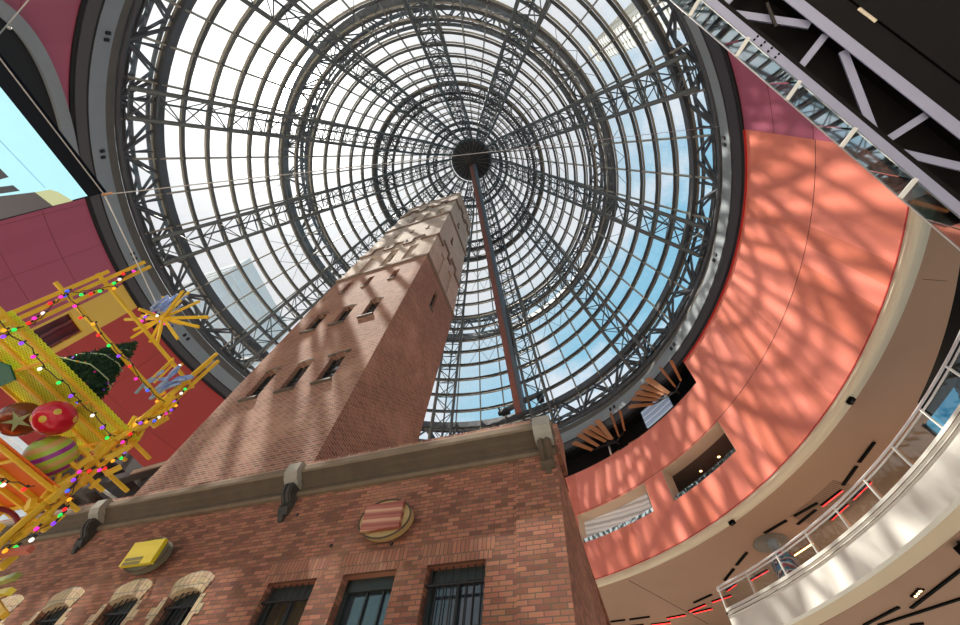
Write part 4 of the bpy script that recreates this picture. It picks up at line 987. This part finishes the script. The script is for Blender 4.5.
MB().lathe(c, [(.001, .36), (.06, .36), (.07, .27)], 10).tube(c + ZV * .34, c + ZV * .54, .01, 5).build('cap', M['xyellow'], o)
c = W(-9.42, 2.795, 4.31); o = thing('striped_bauble', 'large bauble with purple and lime stripes below the red bauble', 'bauble', c)
ax_ = (-down - right * .22 - fwd * .25).normalized()
sm_ = stripes('purple_lime_stripes', [(.30, .02, .24), (.36, .5, .04), (.6, .36, .12), (.36, .5, .04)], tuple(ax_), .31, .3, 0, 0, tuple(c + ax_ * .05))
MB().ball(c, .37, 30, 18, .95).build('ball', sm_, o); MB().lathe(c, [(.001, .42), (.06, .42), (.08, .33)], 10).tube(c + ZV * .4, c + ZV * .55, .01, 5).build('cap', M['xyellow'], o)
c = W(-10.03, 2.11, 4.71); o = thing('brown_bauble', 'glossy brown bauble with a pale green star at the left edge', 'bauble', c)
MB().ball(c, .31, 26, 14).build('ball', plain('bauble_brown', (.2, .06, .025), .1, .2), o)
def star_poly(cc, nr, r0, r1, k=5):
    x = nr.cross(ZV).normalized(); y = x.cross(nr)
    return [cc + (x * math.cos(PI * i / k + .4) + y * math.sin(PI * i / k + .4)) * (r0 if i % 2 == 0 else r1) for i in range(2 * k)]
nr = (Vector((0, 0, EYE)) - c).normalized(); MB().prism(star_poly(c + nr * .33 - ZV * .05, nr, .2, .06), nr * .03).build('star', plain('star_pale_green', (.36, .5, .22), .5), o)
MB().tube(c + ZV * .3, c + ZV * .46, .012, 5).build('hanger', M['cord'], o)
tag(MB().prism([W(-10.2, .95, 5.12), W(-9.9, 1.22, 5.12), W(-10.1, 1.5, 5.12), W(-11.4, 1.6, 5.12), W(-11.4, .9, 5.12)], ZV * .03).build('green_card', plain('card_teal_green', (.0, .16, .10), .5)), 'teal green card lying under the yellow mesh deck at the left edge', 'card')
# burgundy hoop
c = W(-9.3, 3.2, 3.1); tag(MB().path([c + D2 * (.42 * math.cos(2 * PI * i / 32)) + ZV * (.42 * math.sin(2 * PI * i / 32)) - D1 * .35 for i in range(32)], .04, 8, None, True).build('burgundy_hoop', plain('hoop_burgundy', (.2, .01, .03), .4), None, c), 'burgundy hoop below the orange mesh deck at the left edge', 'hoop')
# star burst
c = W(-9.15, 1.78, 7.48); sb = thing('starburst', 'yellow starburst of sticks high at the right of the Christmas frame', 'star decoration', c)
PX = [(110, 325), (111, 380), (207, 305 + 13), (118, 345), (127, 353), (146, 344), (155, 347), (135, 365), (178, 340), (199, 327), (183, 292), (190, 294), (199, 303), (202, 301), (164, 297), (139, 309)]
def cam_ray(x, y): return (Bm @ Vector((x - 480, y - 312.5, F)))
dd = (c - Vector((0, 0, EYE))); cdep = dd.dot(fwd)
for i, (x, y) in enumerate([(208, 317), (199, 327), (178, 339), (200, 301), (189, 292), (183, 291), (163, 297), (139, 309), (125, 319.5), (134, 330), (131, 338), (150, 342), (157, 343), (182, 324), (142, 316)]):
    a = random.uniform(-.5, .5); r_ = cam_ray(x, y); p = Vector((0, 0, EYE)) + r_ * ((cdep + a) / F)
    MB().bar(c + (p - c) * .03, p, .055, .055).build('ray', M['xyellow'], sb)
MB().ball(c, .09, 10, 6).build('centre', M['xyellow'], sb)
mb = MB()
for i in range(16):
    p = c + D1 * random.uniform(-.25, .1) + D2 * random.uniform(-.35, .1) + ZV * random.uniform(-.05, .35) ; mb.tube(p, p + D1 * random.uniform(.2, .4) - D2 * .1 + ZV * random.uniform(-.05, .25), .03, 5)
mb.build('tinsel', M['bluerib'], sb)
# blue tinsel bird
c = W(-9.15, 2.9, 6.4); bl = thing('blue_tinsel_shape', 'loose blue and white tinsel rope shape on the Christmas frame below the starburst', 'tinsel decoration', c)
cd = (c - Vector((0, 0, EYE))).dot(fwd)
def px3(x, y, dd=0.): return Vector((0, 0, EYE)) + cam_ray(x, y) * ((cd + dd) / F)
for i, L in enumerate([[(136, 393), (145, 383), (154, 377), (163, 371)], [(146, 383), (155, 380), (168, 378), (176, 372), (180, 365)], [(150, 399), (158, 392), (168, 385), (176, 382), (193, 377)], [(145, 386), (147, 390), (153, 391), (160, 387), (168, 381)], [(153, 395), (164, 386), (175, 380), (186, 379)], [(168, 384), (178, 378), (190, 376), (193, 377)], [(156, 389), (166, 380), (172, 372), (178, 367)], [(152, 398), (166, 388), (180, 383)]]):
    MB().path([px3(x, y, .1 * (i % 3)) for x, y in L], .034, 6).build('rope', M['bluerib'], bl)
# other stick ends low at the left edge
for k, (m_, (u0, v0, h0), (u1, v1, h1), lab) in enumerate(((plain('stick_salmon', (.5, .13, .08), .5), (-9.3, 3.4, 2.9), (-8.55, 3.43, 2.93), 'salmon coloured stick tip below the yellow frame at the left edge'), (plain('stick_olive', (.25, .27, .04), .5), (-10.3, 4.17, 3.0), (-9.0, 3.77, 2.77), 'olive green stick tip against the brick wall at the left edge'), (plain('stick_yellow_bright', (.8, .6, .04), .5), (-10.3, 4.3, 2.88), (-8.85, 3.81, 2.56), 'yellow stick tip with black end against the brick wall'), (plain('stick_amber', (.8, .45, .03), .5), (-9.6, 4.0, 2.62), (-8.8, 3.98, 2.32), 'amber stick tip lowest at the left edge'))):
    o = MB().bar(W(u0, v0, h0), W(u1, v1, h1), .085, .085).build('display_stick', m_, None, W(u0, v0, h0)); tag(o, lab, 'stick')
# fairy lights
def fairy(pts, n, lab, sag=.06):
    pts = [Vector(p) for p in pts]; o = thing('fairy_light_string', lab, 'string lights', pts[0], 'fairy lights on the Christmas frame')
    seg = []
    for i in range(len(pts) - 1):
        for k in range(8):
            t = k / 8; p = pts[i].lerp(pts[i + 1], t); seg.append(p - ZV * sag * math.sin(PI * t) + Vector((random.uniform(-.03, .03), random.uniform(-.03, .03), random.uniform(-.02, .02))))
    seg.append(pts[-1]); MB().path(seg, .009, 5).build('cord', M['cord'], o)
    for i in range(n):
        t = (i + .5) / n * (len(seg) - 1); j = int(t); p = seg[j].lerp(seg[min(j + 1, len(seg) - 1)], t - j) + Vector((random.uniform(-.05, .05), random.uniform(-.05, .05), -.06))
        k = BK[(i * 3 + int(random.random() * 3)) % len(BK)]
        b = MB().ball(p, .03, 9, 6, 1.25).build('bulb', BM[k], o)
        MB().tube(p + ZV * .03, p + ZV * .08, .018, 6).build('socket', M['cord'], b)
fairy([W(U1 + .08, .5, 4.6), W(U1 + .08, .7, 5.4), W(U1 + .06, .45, 6.2), W(U1 + .08, .7, 7.0), W(U1 + .06, .55, 7.7)], 18, 'fairy light string winding up the upper yellow post bundle')
fairy([W(U1 + .05, .4, 6.2), W(U1 + .07, 1.2, 6.2), W(U1 + .05, 2.2, 6.2), W(U1 + .05, 3.3, 6.2)], 11, 'fairy light string along the yellow rung behind the tree tip')
fairy([W(U1 + .1, .2, 5.1), W(U1 + .05, 1.0, 5.1), W(U1 + .08, 1.9, 5.1), W(U1, 2.7, 5.1), W(U1 + .05, 3.4, 5.1)], 12, 'fairy light string along the edge of the yellow mesh deck')
fairy([W(U1 + .15, 3.3, 6.8), W(U1 + .2, 3.5, 6.1), W(U1 + .12, 3.2, 5.5), W(U1 + .2, 3.5, 4.8), W(U1 + .2, 3.2, 4.2), W(U1 + .2, 3.55, 3.6), W(U1 + .2, 3.3, 2.9)], 30, 'fairy light string winding down the lower yellow post bundle')
fairy([W(U1 + .1, 1.8, 3.75), W(-9.6, 2.3, 3.72), W(U1 + .1, 2.9, 3.72)], 8, 'fairy light string across the orange mesh deck')
fairy([c + D1 * -.5 - D2 * 1.2 + ZV * 1.0, W(U1, 1.5, 7.45), W(U1 - .05, 2.1, 7.6)], 10, 'fairy light string across the starburst')

# ================================================================== HANGING SCREEN
HSC = 8.0
sc = thing('hanging_screen', 'large overhead display screen with black border and pale blue picture at the left edge', 'screen', W(-12, -4, HSC))
MB().prism([W(u, v, HSC + .01) for u, v in [(-8.9, -1.06), (-16, -1.74), (-16.2, -8.7), (-9.0, -8.1)]], ZV * .1).build('casing', plain('screen_casing_black', (.006, .008, .013), .6, 0, .3, 1.5, 0, .03), sc)
sb_ = glow('screen_pale_blue', (.36, .70, .82), .72)
def flat(pts, dz, m, nm): MB().prism([W(u, v, HSC - dz) for u, v in pts], ZV * .004).build(nm, m, sc)
flat([(-9.28, -1.12), (-16, -1.77), (-16.2, -8.6), (-9.45, -8.1)], 0.0, sb_, 'display')
gk = glow('screen_dark_grey', (.04, .034, .038), .7); yg = glow('screen_yellow_green', (.42, .45, .24), .7); bk = glow('screen_black', (.01, .012, .02), 1.); ln = glow('screen_blue_line', (.14, .34, .46), 1.)
flat([(-15.9, -1.78), (-10.24, -1.2), (-10.39, -1.56), (-11.28, -1.75), (-16, -2.6)], .004, gk, 'picture_shape')
flat([(-10.24, -1.2), (-9.69, -1.14), (-9.87, -1.4), (-10.0, -1.49), (-10.39, -1.56)], .005, yg, 'picture_shape')
flat([(-10.73, -2.19), (-10.70, -1.99), (-11.0, -2.02), (-12.6, -2.3), (-12.5, -2.9), (-11.2, -2.6)], .005, bk, 'picture_shape')
flat([(-11.09, -1.9), (-10.76, -1.83), (-10.71, -1.69), (-11.23, -1.79), (-12.4, -2.0), (-12.4, -2.15)], .005, bk, 'picture_shape')
flat([(-10.21, -2.6), (-10.07, -1.55), (-10.09, -1.55), (-10.24, -2.6)], .005, ln, 'picture_shape')
flat([(-10.21, -2.6), (-10.24, -2.6), (-10.7, -4.2), (-10.67, -4.2)], .005, ln, 'picture_shape')
# cables
def cable(pts, r, lab, sag=0., fit=None):
    p, q = pts; L = [Vector(p).lerp(Vector(q), i / 24) - ZV * sag * math.sin(PI * i / 24) for i in range(25)]
    o = MB().path(L, r, 5).build('steel_cable', M['wire'], None, p); tag(o, lab, 'cable', 'white steel cables'); return o
kc = W(-8.86, -1.02, HSC - .02)
cable((kc, P(-31.8, 23.42, 29.0)), .013, 'long thin cable crossing the whole glass cone from the screen corner')
cable((kc, W(-8.9, -6.6, HSC - .03)), .012, 'white cable lying along the black border of the hanging screen')
cable((kc, W(-9.2, 1.72, 7.55)), .014, 'white cable from the screen corner down to the starburst')
k2 = cable((Vector((-8.30, -.95, 8.5 + EYE)), Vector((-12.6, 2.4, 8.35 + EYE))), .010, 'white cable with a turnbuckle in the top left corner')
MB().ball(Vector((-9.74, .2, 8.48 + EYE)), .035, 8, 6).build('turnbuckle', M['wire'], k2)
cable((Vector((-9.2, -.95, 8.5 + EYE)), Vector((-11.6, .9, 8.5 + EYE))), .008, 'shorter white cable nearest the top left corner')
o = thing('cable_clamp', 'small rusty clamp joining the cables at the screen corner', 'clamp', kc)
MB().ball(kc, .035, 8, 6).build('ring', M['copper'], o); MB().tube(kc, kc + D1 * .22 + D2 * .02, .018, 6).build('shackle', M['copper'], o)

# ================================================================== ESCALATOR OVERHEAD
E_ = Vector((-.70679, -.48155, .51822)); L_ = Vector((.56306, -.82642, 0)); N_ = Vector((.42827, .29179, .85524)); E0 = Vector((6.35494, -.67725, 8.95299 + EYE))
def ES(s, w, k=0.): return E0 + E_ * s + L_ * w + N_ * k
es = thing('escalator', 'dark escalator underside with lilac steel beams crossing the top right corner', 'escalator', ES(0, .4))
def ebox(s0, s1, w0, w1, k0, k1, nm, m, par=es):
    return MB().box(ES((s0 + s1) / 2, (w0 + w1) / 2, (k0 + k1) / 2), E_ * ((s1 - s0) / 2), L_ * ((w1 - w0) / 2), N_ * ((k1 - k0) / 2)).build(nm, m, par)
SA, SB = -9., 9.
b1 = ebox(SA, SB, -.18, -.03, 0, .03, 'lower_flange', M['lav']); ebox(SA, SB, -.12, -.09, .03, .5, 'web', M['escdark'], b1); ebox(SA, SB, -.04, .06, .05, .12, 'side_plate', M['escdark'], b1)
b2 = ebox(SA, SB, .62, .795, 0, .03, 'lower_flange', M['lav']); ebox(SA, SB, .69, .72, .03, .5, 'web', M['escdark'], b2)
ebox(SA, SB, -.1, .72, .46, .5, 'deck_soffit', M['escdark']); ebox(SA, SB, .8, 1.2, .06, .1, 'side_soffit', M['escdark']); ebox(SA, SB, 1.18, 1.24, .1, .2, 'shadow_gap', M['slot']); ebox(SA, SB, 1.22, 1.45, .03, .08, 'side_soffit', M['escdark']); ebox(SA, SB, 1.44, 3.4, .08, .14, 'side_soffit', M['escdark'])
MB().box(ES(1.14, 1.20, .05), E_ * .2, L_ * .035, N_ * .006).build('light_patch', M['cove'], es)
def diag(a, b, wd=.13): MB().bar(ES(a[0], a[1], .12), ES(b[0], b[1], .12), wd, .05, N_).build('diagonal', M['lav'], es)
for a, b in (((3.06, .0), (1.74, .62)), ((1.23, -.02), (1.39, .64)), ((.93, .62), (-.67, -.02)), ((-.88, -.02), (-.94, .64)), ((-1.14, -.02), (-2.5, .62)), ((-2.9, -.02), (-2.95, .64)), ((-3.1, .62), (-4.6, -.02)), ((-4.8, 0), (-4.8, .64)), ((3.3, -.02), (3.35, .64)), ((4.9, .62), (3.5, -.02))): diag(a, b)
MB().bar(ES(2.66, .43, .02), ES(2.16, .24, .02), .05, .05, N_).build('stub', M['iron'], es)
for i in range(4):
    for j in range(2): MB().lathe(ES(2.28 - .19 * i, -.06 - .075 * j, -.012), [(.001, 0), (.022, 0), (.022, .02)], 8, N_).build('bolt', M['slot'], es)
for i in range(-7, 8):
    s0 = 1.02 + 1.38 * i
    MB().prism([ES(s0 + .03, -.19, .0), ES(s0 + 1.35, -.19, .0), ES(s0 + 1.35, -.19, .0) + ZV * 1.05, ES(s0 + .03, -.19, .0) + ZV * 1.05], L_ * -.015).build('glass_panel', M['mirror'], es)
    MB().bar(ES(s0, -.16, .02), ES(s0 - .12, -.53, .0), .075, .05, N_).build('bracket', M['whitepaint'], es)
MB().path([ES(SA, -.2, 0) + ZV * 1.07, ES(SB, -.2, 0) + ZV * 1.07], .022, 7).build('handrail', M['stainless'], es)

# ================================================================== UNSEEN FILL LAMPS ADDED TO BRIGHTEN SOFFIT AND BALCONY
def fill_lamp(loc, e, col, size):
    l = bpy.data.lights.new('fill_lamp', 'POINT'); l.energy = e; l.color = col; l.shadow_soft_size = .3
    o = bpy.data.objects.new('fill_lamp', l); C.objects.link(o); o.location = loc; return o
for a, e in ((-20, 130), (-4, 130), (12, 120), (26, 70), (40, 60), (54, 60)): fill_lamp(P(a, 31.5, 12.6), e, (1., .84, .68), 1.5)
